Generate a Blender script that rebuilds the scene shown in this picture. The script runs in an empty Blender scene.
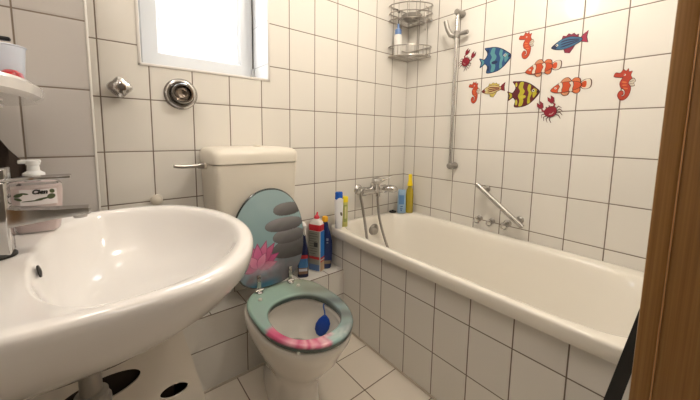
import bpy, bmesh, math, random
from mathutils import Vector, Matrix
from math import sin, cos, pi, radians

C = bpy.context.scene.collection
scene = bpy.context.scene

# ---------------------------------------------------------------- camera
cam_data = bpy.data.cameras.new('camera')
cam = bpy.data.objects.new('camera', cam_data)
C.objects.link(cam)
RX = Vector((0.77195, -0.63548, 0.01577))
UP = Vector((0.05567, 0.09230, 0.99417))
FW = Vector((0.63324, 0.76658, -0.10663))
rot = Matrix((RX, UP, -FW)).transposed().to_4x4()
cam.matrix_world = Matrix.Translation((-1.67034, -1.43109, 1.10936)) @ rot
cam_data.sensor_width = 36
cam_data.lens = 304.59 / 700 * 36
cam_data.shift_x = -1.24 / 700
cam_data.shift_y = -33.91 / 700
cam_data.clip_start = 0.02
scene.camera = cam

# ---------------------------------------------------------------- world, lights, exposure
world = bpy.data.worlds.new('world')
scene.world = world
world.use_nodes = True
bg = world.node_tree.nodes['Background']
bg.inputs['Color'].default_value = (0.84, 0.92, 1.0, 1)
bg.inputs['Strength'].default_value = 6.5

def lamp(name, kind, loc, energy, color, size=0.1, target=None):
    d = bpy.data.lights.new(name, kind)
    d.energy = energy
    d.color = color
    if kind == 'AREA':
        d.shape = 'DISK'
        d.size = size
    else:
        d.shadow_soft_size = size
    o = bpy.data.objects.new(name, d)
    C.objects.link(o)
    o.location = loc
    if target:
        o.rotation_euler = (Vector(target) - Vector(loc)).to_track_quat('-Z', 'Y').to_euler()
    return o
lamp('ceiling_lamp_light', 'POINT', (-0.75, -0.95, 2.22), 19, (1.0, 0.925, 0.825), 0.07)
lamp('side_lamp_light', 'POINT', (-1.76, -0.50, 2.30), 7.5, (1.0, 0.92, 0.83), 0.07)
lamp('hall_fill_light', 'AREA', (-1.5, -2.2, 2.39), 8, (1.0, 0.92, 0.82), 0.5, (-1.4, -1.6, 1.2))  # unseen area light added as frontal fill through the doorway
scene.view_settings.view_transform = 'Standard'
scene.view_settings.look = 'None'
scene.view_settings.exposure = 0.1
scene.view_settings.gamma = 1.0
scene.view_settings.use_curve_mapping = False

# ---------------------------------------------------------------- materials
def mat(name, col, rough=0.4, metal=0.0, spec=0.5, trans=0.0, emit=0.0, ior=1.45, coat=0.0, alpha=1.0):
    m = bpy.data.materials.new(name)
    m.use_nodes = True
    b = m.node_tree.nodes['Principled BSDF']
    b.inputs['Base Color'].default_value = (*col, 1)
    b.inputs['Roughness'].default_value = rough
    b.inputs['Metallic'].default_value = metal
    b.inputs['Specular IOR Level'].default_value = spec
    b.inputs['Transmission Weight'].default_value = trans
    b.inputs['IOR'].default_value = ior
    b.inputs['Coat Weight'].default_value = coat
    b.inputs['Coat Roughness'].default_value = 0.05
    if emit:
        b.inputs['Emission Color'].default_value = (*col, 1)
        b.inputs['Emission Strength'].default_value = emit
    return m

def noisy(m, scale, amt, bump=0.0, stretch=(1, 1, 1)):
    """break the base colour up with a little noise"""
    nt = m.node_tree
    b = nt.nodes['Principled BSDF']
    tc = nt.nodes.new('ShaderNodeTexCoord')
    mp = nt.nodes.new('ShaderNodeMapping')
    mp.inputs['Scale'].default_value = stretch
    nz = nt.nodes.new('ShaderNodeTexNoise')
    nz.inputs['Scale'].default_value = scale
    nz.inputs['Detail'].default_value = 4
    nt.links.new(tc.outputs['Object'], mp.inputs['Vector'])
    nt.links.new(mp.outputs['Vector'], nz.inputs['Vector'])
    cr = nt.nodes.new('ShaderNodeMixRGB')
    c = b.inputs['Base Color'].default_value
    cr.inputs['Color1'].default_value = tuple(max(0, x * (1 - amt)) for x in c[:3]) + (1,)
    cr.inputs['Color2'].default_value = tuple(min(1, x * (1 + amt)) for x in c[:3]) + (1,)
    nt.links.new(nz.outputs['Fac'], cr.inputs['Fac'])
    nt.links.new(cr.outputs['Color'], b.inputs['Base Color'])
    if bump:
        bp = nt.nodes.new('ShaderNodeBump')
        bp.inputs['Strength'].default_value = bump
        bp.inputs['Distance'].default_value = 0.002
        nt.links.new(nz.outputs['Fac'], bp.inputs['Height'])
        nt.links.new(bp.outputs['Normal'], b.inputs['Normal'])
    return m

def tile_mat(name, ua, va, u0, v0, w, h, col, grout, gw=0.0042, rough=0.13, var=0.03):
    """glazed tiles on a grid laid out in room metres; ua, va = axes (0,1,2)"""
    m = bpy.data.materials.new(name)
    m.use_nodes = True
    nt = m.node_tree
    b = nt.nodes['Principled BSDF']
    tc = nt.nodes.new('ShaderNodeTexCoord')
    sp = nt.nodes.new('ShaderNodeSeparateXYZ')
    nt.links.new(tc.outputs['Object'], sp.inputs[0])
    def M(op, a, c=None, clamp=False):
        n = nt.nodes.new('ShaderNodeMath')
        n.operation = op
        n.use_clamp = clamp
        for i, v in enumerate((a, c)):
            if v is None: continue
            if isinstance(v, (int, float)): n.inputs[i].default_value = v
            else: nt.links.new(v, n.inputs[i])
        return n.outputs[0]
    ds, ids = [], []
    for ax, o, s in ((ua, u0, w), (va, v0, h)):
        t = M('DIVIDE', M('SUBTRACT', sp.outputs[ax], o), s)
        fl = M('FLOOR', t)
        fr = M('SUBTRACT', t, fl)
        d = M('MULTIPLY', M('MINIMUM', fr, M('SUBTRACT', 1.0, fr)), s)   # metres to the joint
        ds.append(d); ids.append(fl)
    d = M('MINIMUM', ds[0], ds[1])
    mask = M('DIVIDE', M('SUBTRACT', d, gw * 0.35), gw * 0.3, True)    # 0 in joint, 1 on tile
    edge = M('DIVIDE', d, 0.007, True)
    cb = nt.nodes.new('ShaderNodeCombineXYZ')
    nt.links.new(ids[0], cb.inputs[0]); nt.links.new(ids[1], cb.inputs[1])
    wn = nt.nodes.new('ShaderNodeTexWhiteNoise')
    nt.links.new(cb.outputs[0], wn.inputs['Vector'])
    mx = nt.nodes.new('ShaderNodeMixRGB')
    mx.inputs['Color1'].default_value = tuple(x * (1 - var) for x in col) + (1,)
    mx.inputs['Color2'].default_value = tuple(min(1, x * (1 + var)) for x in col) + (1,)
    nt.links.new(wn.outputs['Value'], mx.inputs['Fac'])
    m2 = nt.nodes.new('ShaderNodeMixRGB')
    m2.inputs['Color1'].default_value = (*grout, 1)
    nt.links.new(mask, m2.inputs['Fac'])
    nt.links.new(mx.outputs[0], m2.inputs['Color2'])
    nt.links.new(m2.outputs[0], b.inputs['Base Color'])
    rg = M('SUBTRACT', 0.8, M('MULTIPLY', mask, 0.8 - rough))
    nt.links.new(rg, b.inputs['Roughness'])
    nz = nt.nodes.new('ShaderNodeTexNoise')
    nz.inputs['Scale'].default_value = 5.0
    nt.links.new(tc.outputs['Object'], nz.inputs['Vector'])
    hgt = M('ADD', M('MULTIPLY', edge, 1.0), M('MULTIPLY', nz.outputs['Fac'], 1.6))
    bp = nt.nodes.new('ShaderNodeBump')
    bp.inputs['Strength'].default_value = 0.5
    bp.inputs['Distance'].default_value = 0.0015
    nt.links.new(hgt, bp.inputs['Height'])
    nt.links.new(bp.outputs['Normal'], b.inputs['Normal'])
    b.inputs['Specular IOR Level'].default_value = 0.5
    return m

GRT = (0.17, 0.13, 0.10)
TC = (0.76, 0.73, 0.68)
TW = 0.1508
m_tile_back = tile_mat('tile_back', 0, 2, 0.0, 0.827, TW, 0.2, TC, GRT)
m_tile_right = tile_mat('tile_right', 1, 2, -0.0912, 0.827, TW, 0.2, TC, GRT)
m_tile_box = tile_mat('tile_boxing', 0, 2, -1.832, 0.827, TW, 0.2, (0.50, 0.47, 0.45), GRT)  # greyer tile, darkened further to carry the shade on this wall
m_tile_left = tile_mat('tile_left', 1, 2, -0.2, 0.827, TW, 0.2, TC, GRT)
m_tile_apron = tile_mat('tile_apron', 1, 2, -0.1200, 0.199, 0.1545, 0.2, TC, GRT)
m_tile_ledge = tile_mat('tile_ledge', 0, 2, -0.742, 0.196, 0.4545, 0.2, TC, GRT)
m_tile_ledgetop = tile_mat('tile_ledge_top', 0, 1, -0.742, -0.128, 0.1515, 0.2, TC, GRT)
m_tile_niche = tile_mat('tile_niche', 1, 2, -0.02, 0.037, 0.2, 0.2, (0.85, 0.85, 0.85), (0.35, 0.34, 0.33), 0.0022)
m_floor = tile_mat('tile_floor', 0, 1, -0.84, -0.337, 0.204, 0.2055, (0.74, 0.67, 0.58), (0.16, 0.11, 0.08), 0.0045, 0.28)
m_plaster = noisy(mat('plaster', (0.78, 0.75, 0.70), 0.9), 20, 0.03, 0.1)
m_hall = mat('hall_paint', (0.45, 0.40, 0.34), 0.9)
m_pvc = mat('white_pvc', (0.66, 0.67, 0.68), 0.3)
m_bead = mat('white_bead', (0.72, 0.69, 0.65), 0.3)
m_ceramic = mat('ceramic', (0.83, 0.805, 0.785), 0.07, coat=0.5)
m_toilet = mat('toilet_ceramic', (0.80, 0.76, 0.70), 0.08, coat=0.5)
m_enamel = mat('enamel', (0.85, 0.81, 0.735), 0.12, coat=0.4)
m_cistern = mat('cistern_plastic', (0.78, 0.73, 0.64), 0.3)
m_chrome = mat('chrome', (0.55, 0.54, 0.53), 0.10, 1.0)
m_chrome_dull = mat('satin_metal', (0.40, 0.38, 0.36), 0.3, 1.0)
m_wire = mat('wire', (0.42, 0.39, 0.36), 0.3, 1.0)
m_grey = mat('grey_plated', (0.30, 0.28, 0.255), 0.28, 0.3)
m_dark = mat('dark', (0.02, 0.018, 0.016), 0.5)
m_black = mat('black_plastic', (0.006, 0.006, 0.006), 0.45)
m_water = mat('water', (0.85, 0.88, 0.85), 0.02, trans=1.0, ior=1.33)
m_glass = mat('glass', (0.95, 0.97, 1.0), 0.02, trans=1.0)
m_white = mat('white_plastic', (0.85, 0.84, 0.82), 0.3)
m_whitecap = mat('cap_plastic', (0.75, 0.69, 0.60), 0.35)

def wood_mat():
    m = mat('wood', (0.3, 0.13, 0.03), 0.35)
    nt = m.node_tree
    b = nt.nodes['Principled BSDF']
    tc = nt.nodes.new('ShaderNodeTexCoord')
    mp = nt.nodes.new('ShaderNodeMapping')
    mp.inputs['Scale'].default_value = (60, 160, 1.6)
    nz = nt.nodes.new('ShaderNodeTexNoise')
    nz.inputs['Scale'].default_value = 1.5
    nz.inputs['Detail'].default_value = 6
    cr = nt.nodes.new('ShaderNodeValToRGB')
    cr.color_ramp.elements[0].position = 0.3
    cr.color_ramp.elements[0].color = (0.20, 0.090, 0.020, 1)
    cr.color_ramp.elements[1].position = 0.75
    cr.color_ramp.elements[1].color = (0.33, 0.165, 0.05, 1)
    nt.links.new(tc.outputs['Object'], mp.inputs[0])
    nt.links.new(mp.outputs[0], nz.inputs['Vector'])
    nt.links.new(nz.outputs['Fac'], cr.inputs['Fac'])
    nt.links.new(cr.outputs[0], b.inputs['Base Color'])
    return m
m_wood = wood_mat()
m_woodlight = mat('wood_edge', (0.5, 0.26, 0.11), 0.4)

def print_mat(name, rough=0.12, coat=0.6):
    m = mat(name, (1, 1, 1), rough, coat=coat)
    nt = m.node_tree
    a = nt.nodes.new('ShaderNodeAttribute')
    a.attribute_name = 'print'
    nt.links.new(a.outputs['Color'], nt.nodes['Principled BSDF'].inputs['Base Color'])
    return m
m_print = print_mat('printed_gloss')

def L(r, g, b):  # sRGB 0-255 -> linear
    f = lambda c: (c / 255 / 12.92) if c / 255 <= 0.04045 else ((c / 255 + 0.055) / 1.055) ** 2.4
    return (f(r), f(g), f(b))

# ---------------------------------------------------------------- mesh helpers
class MB:
    def __init__(s):
        s.v = []; s.f = []; s.m = []
    def add(s, v, f, mi=0):
        o = len(s.v)
        s.v += [tuple(p) for p in v]
        s.f += [tuple(i + o for i in q) for q in f]
        s.m += [mi] * len(f)
        return s
    def box(s, a, b, mi=0, bev=0.0, seg=2):
        bm = bmesh.new()
        bmesh.ops.create_cube(bm, size=1)
        for v in bm.verts:
            v.co = Vector(((a[i] + b[i]) / 2 + v.co[i] * abs(b[i] - a[i]) for i in range(3)))
        if bev:
            bmesh.ops.bevel(bm, geom=bm.edges[:], offset=bev, segments=seg, affect='EDGES', profile=0.5)
        bm.verts.ensure_lookup_table()
        s.add([v.co[:] for v in bm.verts], [[v.index for v in f.verts] for f in bm.faces], mi)
        bm.free()
        return s
    def loft(s, rings, mi=0, cap0=True, cap1=True, closed=True):
        n = len(rings[0])
        v = [p for r in rings for p in r]
        f = []
        for k in range(len(rings) - 1):
            for i in range(n if closed else n - 1):
                j = (i + 1) % n
                f.append((k * n + i, k * n + j, (k + 1) * n + j, (k + 1) * n + i))
        if cap0: f.append(tuple(range(n - 1, -1, -1)))
        if cap1: f.append(tuple((len(rings) - 1) * n + i for i in range(n)))
        return s.add(v, f, mi)
    def lathe(s, prof, c=(0, 0, 0), ax=(0, 0, 1), seg=32, mi=0, cap0=True, cap1=True, sc=(1, 1)):
        z = Vector(ax).normalized()
        x = z.orthogonal().normalized() if abs(z.z) < 0.99 else Vector((1, 0, 0))
        y = z.cross(x)
        c = Vector(c)
        rings = [[c + z * h + x * (r * sc[0] * cos(2 * pi * i / seg)) + y * (r * sc[1] * sin(2 * pi * i / seg)) for i in range(seg)] for r, h in prof]
        return s.loft(rings, mi, cap0, cap1)
    def tube(s, pts, r, seg=10, mi=0, closed=False):
        P = [Vector(p) for p in pts]
        n = len(P)
        R = r if isinstance(r, (list, tuple)) else [r] * n
        rings = []
        prev = None
        for i, p in enumerate(P):
            if closed: t = (P[(i + 1) % n] - P[i - 1]).normalized()
            else: t = (P[min(i + 1, n - 1)] - P[max(i - 1, 0)]).normalized()
            if prev is None: u = t.orthogonal().normalized()
            else:
                u = prev - t * prev.dot(t)
                u = u.normalized() if u.length > 1e-6 else t.orthogonal().normalized()
            prev = u
            w = t.cross(u)
            rings.append([p + u * (R[i] * cos(2 * pi * k / seg)) + w * (R[i] * sin(2 * pi * k / seg)) for k in range(seg)])
        if closed:
            rings.append(rings[0])
            return s.loft(rings, mi, False, False)
        return s.loft(rings, mi)
    def prism(s, pts, axis_fn, d0, d1, mi=0):
        """closed 2-D outline extruded; axis_fn(u, v, d) -> xyz"""
        r0 = [axis_fn(u, v, d0) for u, v in pts]
        r1 = [axis_fn(u, v, d1) for u, v in pts]
        return s.loft([r0, r1], mi)

def spline(pts, n=8, closed=False):
    P = [Vector(p) for p in pts]
    N = len(P)
    out = []
    rng = range(N if closed else N - 1)
    for i in rng:
        if closed: a, b, c, d = P[i - 1], P[i], P[(i + 1) % N], P[(i + 2) % N]
        else: a, b, c, d = P[max(i - 1, 0)], P[i], P[i + 1], P[min(i + 2, N - 1)]
        for k in range(n):
            t = k / n
            out.append(0.5 * ((2 * b) + (c - a) * t + (2 * a - 5 * b + 4 * c - d) * t * t + (3 * b - a - 3 * c + d) * t ** 3))
    if not closed: out.append(P[-1])
    return out

def build(name, mb, mats, parent=None, smooth=True, angle=35, parent_loc=None):
    me = bpy.data.meshes.new(name)
    me.from_pydata([tuple(v) for v in mb.v], [], mb.f)
    if not isinstance(mats, (list, tuple)): mats = [mats]
    for m in mats: me.materials.append(m)
    for p, i in zip(me.polygons, mb.m): p.material_index = i
    bm = bmesh.new(); bm.from_mesh(me)
    bmesh.ops.remove_doubles(bm, verts=bm.verts, dist=1e-6)
    bmesh.ops.recalc_face_normals(bm, faces=bm.faces)
    bm.to_mesh(me); bm.free()
    if smooth:
        for p in me.polygons: p.use_smooth = True
        me.set_sharp_from_angle(angle=radians(angle))
    o = bpy.data.objects.new(name, me)
    C.objects.link(o)
    if parent:
        o.parent = parent
        off = root_loc(parent)
        me.transform(Matrix.Translation(-off))
    return o

def root_loc(o):
    v = Vector((0, 0, 0))
    while o:
        v += o.location
        o = o.parent
    return v

def thing(name, label, cat, loc, group=None):
    o = bpy.data.objects.new(name, None)
    o.empty_display_size = 0.05
    C.objects.link(o)
    o.location = loc
    o['label'] = label; o['category'] = cat
    if group: o['group'] = group
    return o
def tag(o, label, cat, group=None):
    o['label'] = label; o['category'] = cat
    if group: o['group'] = group
    return o
def rebase(o, loc):
    """put a single-mesh thing's origin at its base"""
    o.data.transform(Matrix.Translation(-Vector(loc)))
    o.location = loc
    return o
def struct(name, mb, m, smooth=False, parent=None):
    o = build(name, mb, m, parent, smooth)
    if not parent: o['kind'] = 'structure'
    return o

def text_mesh(name, body, size, loc, rotm, m, parent, bold=0.0, shear=0.0, extrude=0.0004):
    cu = bpy.data.curves.new(name, 'FONT')
    cu.body = body
    cu.size = size
    cu.extrude = extrude
    cu.offset = bold
    cu.shear = shear
    cu.align_x = 'CENTER'; cu.align_y = 'CENTER'
    t = bpy.data.objects.new(name + '_tmp', cu)
    C.objects.link(t)
    bpy.context.view_layer.update()
    dg = bpy.context.evaluated_depsgraph_get()
    me = bpy.data.meshes.new_from_object(t.evaluated_get(dg))
    bpy.data.objects.remove(t)
    me.transform(Matrix.Translation(Vector(loc)) @ rotm.to_4x4())
    me.materials.clear(); me.materials.append(m)
    me.name = name
    o = bpy.data.objects.new(name, me)
    C.objects.link(o)
    o.parent = parent
    me.transform(Matrix.Translation(-root_loc(parent)))
    return o

# ---------------------------------------------------------------- room shell
XL, YF, ZC = -1.93, -1.40, 2.40         # left wall, front (door) wall, ceiling
WX0, WX1, WZ0, WZ1 = -1.537, -1.017, 1.36, 2.02   # window opening
b = MB()
b.box((XL - 0.1, 0, 0), (WX0, 0.1, ZC)); b.box((WX1, 0, 0), (0.1, 0.1, ZC))
b.box((WX0, 0, 0), (WX1, 0.1, WZ0)); b.box((WX0, 0, WZ1), (WX1, 0.1, ZC))
struct('wall_back', b, m_tile_back)
b = MB()
b.box((WX0 - 0.1, 0.1, WZ0 - 0.1), (WX0, 0.27, WZ1 + 0.1)); b.box((WX1, 0.1, WZ0 - 0.1), (WX1 + 0.1, 0.27, WZ1 + 0.1))
b.box((WX0, 0.1, WZ0 - 0.1), (WX1, 0.27, WZ0)); b.box((WX0, 0.1, WZ1), (WX1, 0.27, WZ1 + 0.1))
# thin white tiles lining the opening
t = 0.006
b.box((WX0, -0.001, WZ0), (WX0 + t, 0.27, WZ1)); b.box((WX1 - t, -0.001, WZ0), (WX1, 0.27, WZ1))
b.box((WX0, -0.001, WZ0), (WX1, 0.27, WZ0 + t)); b.box((WX0, -0.001, WZ1 - t), (WX1, 0.27, WZ1))
struct('wall_window_reveal', b, m_tile_niche)
struct('wall_right', MB().box((0, YF - 0.1, 0), (0.1, 0, ZC)), m_tile_right)
struct('wall_left', MB().box((XL - 0.1, YF - 0.1, 0), (XL, 0, ZC)), m_tile_left)
b = MB()
DX0, DX1 = -1.88, -1.05
b.box((DX1, YF - 0.14, 0), (0.0, YF, ZC)); b.box((XL, YF - 0.14, 0), (DX0, YF, ZC)); b.box((DX0, YF - 0.14, 2.03), (DX1, YF, ZC))
struct('wall_front', b, m_plaster)
struct('floor', MB().box((XL - 0.1, -2.9, -0.1), (0.1, 0.1, 0)), m_floor)
struct('ceiling', MB().box((XL - 0.1, -2.9, ZC), (0.1, 0.1, ZC + 0.1)), m_plaster)
b = MB()
b.box((XL - 0.6, -3.0, 0), (0.1, -2.9, ZC)); b.box((XL - 0.1, -2.9, 0), (XL, YF - 0.14, ZC)); b.box((0, -2.9, 0), (0.1, YF - 0.14, ZC))
struct('wall_hall', b, m_hall)
# pipe boxing left of the window
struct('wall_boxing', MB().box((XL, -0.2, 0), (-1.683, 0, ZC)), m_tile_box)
b = MB(); b.tube([(-1.6815, -0.2005, 0.0), (-1.6815, -0.2005, ZC)], 0.0033, 12)
struct('trim_1', b, m_bead, True)
# white bead around the window opening
b = MB()
for p, q in (((WX0, WZ0), (WX1, WZ0)), ((WX1, WZ0), (WX1, WZ1)), ((WX1, WZ1), (WX0, WZ1)), ((WX0, WZ1), (WX0, WZ0))):
    x0, x1 = sorted((p[0], q[0])); z0, z1 = sorted((p[1], q[1]))
    b.box((x0 - 0.005, -0.004, z0 - 0.005), (x1 + 0.005, 0.006, z1 + 0.005), bev=0.002)
struct('trim_2', b, m_bead, True)
# tiled ledge under the cistern and tiled bath panel
b = MB().box((-1.683, -0.128, 0), (-0.64, 0, 0.336))
struct('wall_ledge', b, m_tile_ledge)
struct('trim_3', MB().box((-1.683, -0.129, 0.336), (-0.640, 0, 0.3395), bev=0.001), m_tile_ledgetop)
struct('wall_bath_panel', MB().box((-0.64, YF, 0), (-0.634, 0, 0.5235)), m_tile_apron)
b = MB()
b.tube([(-0.642, -0.12, 0.004), (-0.642, YF, 0.004)], 0.005, 8)
b.tube([(-1.683, -0.13, 0.004), (-0.645, -0.13, 0.004)], 0.005, 8)
struct('baseboard_bath', b, mat('silicone', (0.55, 0.48, 0.4), 0.5), True)

# ---------------------------------------------------------------- window
win = bpy.data.objects.new('window_1', None); C.objects.link(win)
win.location = ((WX0 + WX1) / 2, 0.2, WZ0); win['kind'] = 'structure'
def framebox(x0, x1, z0, z1, w, y0, y1, bev=0.004):
    b = MB()
    # mitred profile frame
    prof = [(0, y1), (0, y0 + 0.006), (0.006, y0), (w - 0.014, y0), (w - 0.004, y0 + 0.012), (w, y0 + 0.014), (w, y1)]
    corners = [(x0, z0, 1, 1), (x1, z0, -1, 1), (x1, z1, -1, -1), (x0, z1, 1, -1)]
    rings = []
    for (x, z, sx, sz) in corners:
        rings.append([(x + sx * d, y, z + sz * d) for d, y in prof])
    rings.append(rings[0])
    b.loft(rings, 0, False, False)
    return b
i0 = 0.0065
o = build('frame', framebox(WX0 + i0, WX1 - i0, WZ0 + i0, WZ1 - i0, 0.05, 0.195, 0.26), m_pvc, win, True, 20)
sash = build('sash', framebox(WX0 + 0.022, WX1 - 0.012, WZ0 + 0.022, WZ1 - 0.03, 0.076, 0.165, 0.225), m_pvc, win, True, 20)
b = MB().box((WX1 - 0.0118, 0.172, WZ0 + 0.008), (WX1 - 0.0065, 0.22, WZ1 - 0.03))
build('seal', b, m_dark, win)
b = MB().tube([(WX1 - 0.0135, 0.160, WZ0 + 0.02), (WX1 - 0.0135, 0.160, WZ0 + 0.075)], 0.006, 10)
build('hinge', b, m_pvc, sash)
gx0, gx1, gz0, gz1 = WX0 + 0.088, WX1 - 0.086, WZ0 + 0.088, WZ1 - 0.095
mg = mat('frosted_glass', (0.95, 0.97, 1.0), 0.1)
mg.node_tree.nodes['Principled BSDF'].inputs['Alpha'].default_value = 0.12
build('pane', MB().box((gx0, 0.198, gz0), (gx1, 0.204, gz1)), mg, sash)
b = MB()
for (p, q) in (((gx0, gz0), (gx1, gz0)), ((gx1, gz0), (gx1, gz1)), ((gx0, gz1), (gx1, gz1)), ((gx0, gz0), (gx0, gz1))):
    b.tube([(p[0], 0.195, p[1]), (q[0], 0.195, q[1])], 0.003, 6)
build('gasket', b, mat('gasket', (0.25, 0.26, 0.28), 0.6), sash)

# ---------------------------------------------------------------- door frame (right edge of view)
door = bpy.data.objects.new('door_1', None); C.objects.link(door)
door.location = (DX1, YF, 0); door['kind'] = 'structure'
b = MB()
b.box((DX1 - 0.012, YF + 0.002, 0), (DX1 + 0.07, -1.3755, 2.09), bev=0.003)
b.box((DX1 + 0.0, -1.396, 0), (DX1 + 0.01, YF - 0.15, 2.03))
build('architrave', b, m_wood, door)
b = MB().box((DX1 - 0.010, YF - 0.145, 0), (DX1 + 0.006, YF + 0.001, 2.03), bev=0.002)
build('jamb', b, m_wood, door)
b = MB().tube([(DX1 - 0.0125, YF + 0.0015, 0), (DX1 - 0.0125, YF + 0.0015, 2.03)], 0.0008, 6)
build('edge_bead', b, m_woodlight, door)
b = MB().box((DX0 - 0.06, YF - 0.01, 0), (DX0 + 0.0, YF + 0.03, 2.09), bev=0.004)
b.box((DX0 - 0.06, YF - 0.01, 2.03), (DX1 + 0.07, YF + 0.03, 2.09), bev=0.004)
build('architrave', b, m_wood, door)

# ---------------------------------------------------------------- bath tub
def sup(cx, cy, a, bb, n, z, N=96, slope=0.0):
    r = []
    for i in range(N):
        t = 2 * pi * i / N
        c, s_ = cos(t), sin(t)
        x = a * math.copysign(abs(c) ** (2 / n), c); y = bb * math.copysign(abs(s_) ** (2 / n), s_)
        r.append((cx + x, cy + y, z))
    return r
tub = thing('bathtub', 'cream white enamel bathtub built in behind the tiled panel along the wall', 'bathtub', (-0.34, -0.70, 0))
N = 128
def rr(cx, cy, hx, hy, rad, z):
    """rounded rectangle sampled by angle so it lofts onto the inner ovals"""
    out = []
    for i in range(N):
        t = 2 * pi * i / N
        c, s_ = cos(t), sin(t)
        n = 14
        x = hx * math.copysign(abs(c) ** (2 / n), c); y = hy * math.copysign(abs(s_) ** (2 / n), s_)
        out.append((cx + x, cy + y, z))
    return out
def ov(cx, cy, a, bb, n, z):
    return sup(cx, cy, a, bb, n, z, N)
hx, hy = 0.337, (abs(YF)) / 2 - 0.0015
ocx, ocy = -0.339, YF / 2
rings = [rr(ocx, ocy, hx - 0.003, hy, 0, 0.524), rr(ocx, ocy, hx, hy, 0, 0.527), rr(ocx, ocy, hx, hy, 0, 0.565), rr(ocx, ocy, hx - 0.0015, hy, 0, 0.571), rr(ocx, ocy, hx - 0.005, hy - 0.002, 0, 0.5745),
         rr(ocx, ocy, hx - 0.010, hy - 0.005, 0, 0.5755)]
icx, icy = -0.350, -0.698
for (a, bb, n, z, dy) in ((0.294, 0.662, 7, 0.5745, 0), (0.290, 0.658, 6.6, 0.572, 0), (0.285, 0.653, 6.2, 0.564, 0), (0.279, 0.646, 5.6, 0.545, 0), (0.270, 0.634, 5, 0.50, 0.002),
                          (0.257, 0.610, 4.4, 0.42, 0.010), (0.243, 0.580, 4, 0.33, 0.020), (0.226, 0.545, 3.6, 0.25, 0.034), (0.203, 0.505, 3.3, 0.20, 0.045), (0.165, 0.44, 3, 0.173, 0.055),
                          (0.10, 0.34, 2.6, 0.163, 0.065), (0.03, 0.1, 2.2, 0.160, 0.075)):
    rings.append(ov(icx, icy + dy, a, bb, n, z))
b = MB(); b.loft(rings, 0, False, True)
build('shell', b, m_enamel, tub, angle=60)
b = MB()
b.lathe([(0.041, 0.0), (0.042, 0.005), (0.036, 0.011), (0.028, 0.012), (0.025, 0.022), (0.018, 0.027), (0.002, 0.028)], (-0.345, -0.060, 0.497), (0, -1, -0.12), 32)
build('overflow_knob', b, m_chrome_dull, tub)
b = MB().lathe([(0.034, 0), (0.034, 0.003), (0.028, 0.006), (0.002, 0.006)], (-0.347, -0.35, 0.161), (0, 0, 1), 28)
build('drain', b, m_chrome, tub)

# ---------------------------------------------------------------- washbasin
bas = thing('washbasin', 'large white ceramic washbasin with an oval bowl, in the left foreground', 'washbasin', (-1.78, -0.59, 0.68))
NB = 96
def bring(cx, cy, ar, al, bb, z, nl=4.5, nr=2.0, tilt=0.0):
    r = []
    for i in range(NB):
        t = 2 * pi * i / NB
        c, s_ = cos(t), sin(t)
        k = (1 + c) / 2
        n = nr + (nl - nr) * (1 - k) ** 1.3
        x = (ar if c >= 0 else al) * math.copysign(abs(c) ** (2 / n), c)
        y = bb * math.copysign(abs(s_) ** (2 / n), s_)
        r.append((cx + x, cy + y, z + tilt * y))
    return r
cy0 = -0.603
cx0 = -1.66
AL = cx0 - XL - 0.002
rings = [
    bring(-1.79, cy0, 0.06, 0.05, 0.075, 0.668, 2, 2),
    bring(-1.78, cy0, 0.115, 0.135, 0.13, 0.672, 2.5, 2),
    bring(-1.76, cy0, 0.170, 0.168, 0.175, 0.688, 3, 2),
    bring(-1.73, cy0, 0.204, 0.198, 0.218, 0.714, 4, 2),
    bring(-1.70, cy0, 0.232, 0.228, 0.262, 0.749, 4.5, 2),
    bring(-1.675, cy0, 0.260, 0.253, 0.298, 0.786, 4.5, 2.05),
    bring(cx0, cy0, 0.276, AL, 0.322, 0.825, 4.5, 2.1),
    bring(cx0, cy0, 0.280, AL, 0.332, 0.848, 4.5, 2.1),
    bring(cx0, cy0, 0.280, AL, 0.333, 0.860, 4.5, 2.1),
    bring(cx0, cy0, 0.277, AL, 0.330, 0.867, 4.5, 2.1),
    bring(cx0, cy0, 0.271, AL, 0.324, 0.870, 4.5, 2.1),
    bring(cx0, cy0, 0.256, AL - 0.01, 0.310, 0.870, 4.5, 2.1),
    bring(cx0, cy0, 0.251, 0.130, 0.305, 0.868, 2.3, 2.05),
    bring(cx0, cy0, 0.246, 0.125, 0.300, 0.863, 2.2, 2.05),
    bring(cx0, cy0, 0.240, 0.120, 0.294, 0.852, 2.1, 2.0),
    bring(cx0, cy0, 0.228, 0.114, 0.280, 0.826, 2.1, 2.0),
    bring(cx0, cy0, 0.208, 0.106, 0.255, 0.790, 2, 2),
    bring(cx0 - 0.005, cy0, 0.178, 0.092, 0.218, 0.755, 2, 2),
    bring(cx0 - 0.01, cy0, 0.130, 0.072, 0.160, 0.728, 2, 2),
    bring(cx0 - 0.02, cy0, 0.06, 0.045, 0.08, 0.713, 2, 2),
    bring(cx0 - 0.025, cy0, 0.022, 0.022, 0.022, 0.710, 2, 2),
]
b = MB(); b.loft(rings, 0, True, True)
build('bowl', b, m_ceramic, bas, angle=80)
b = MB().lathe([(0.031, 0), (0.031, 0.003), (0.024, 0.005), (0.010, 0.003), (0.001, 0.003)], (cx0 - 0.025, cy0, 0.7105), (0, 0, 1), 28)
build('drain', b, m_chrome, bas)
b = MB().lathe([(0.012, 0), (0.012, 0.002), (0.008, 0.003), (0.001, 0.001)], (-1.7740, -0.625, 0.838), (1, 0, 0.2), 20)
build('overflow_hole', b, m_dark, bas)
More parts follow.
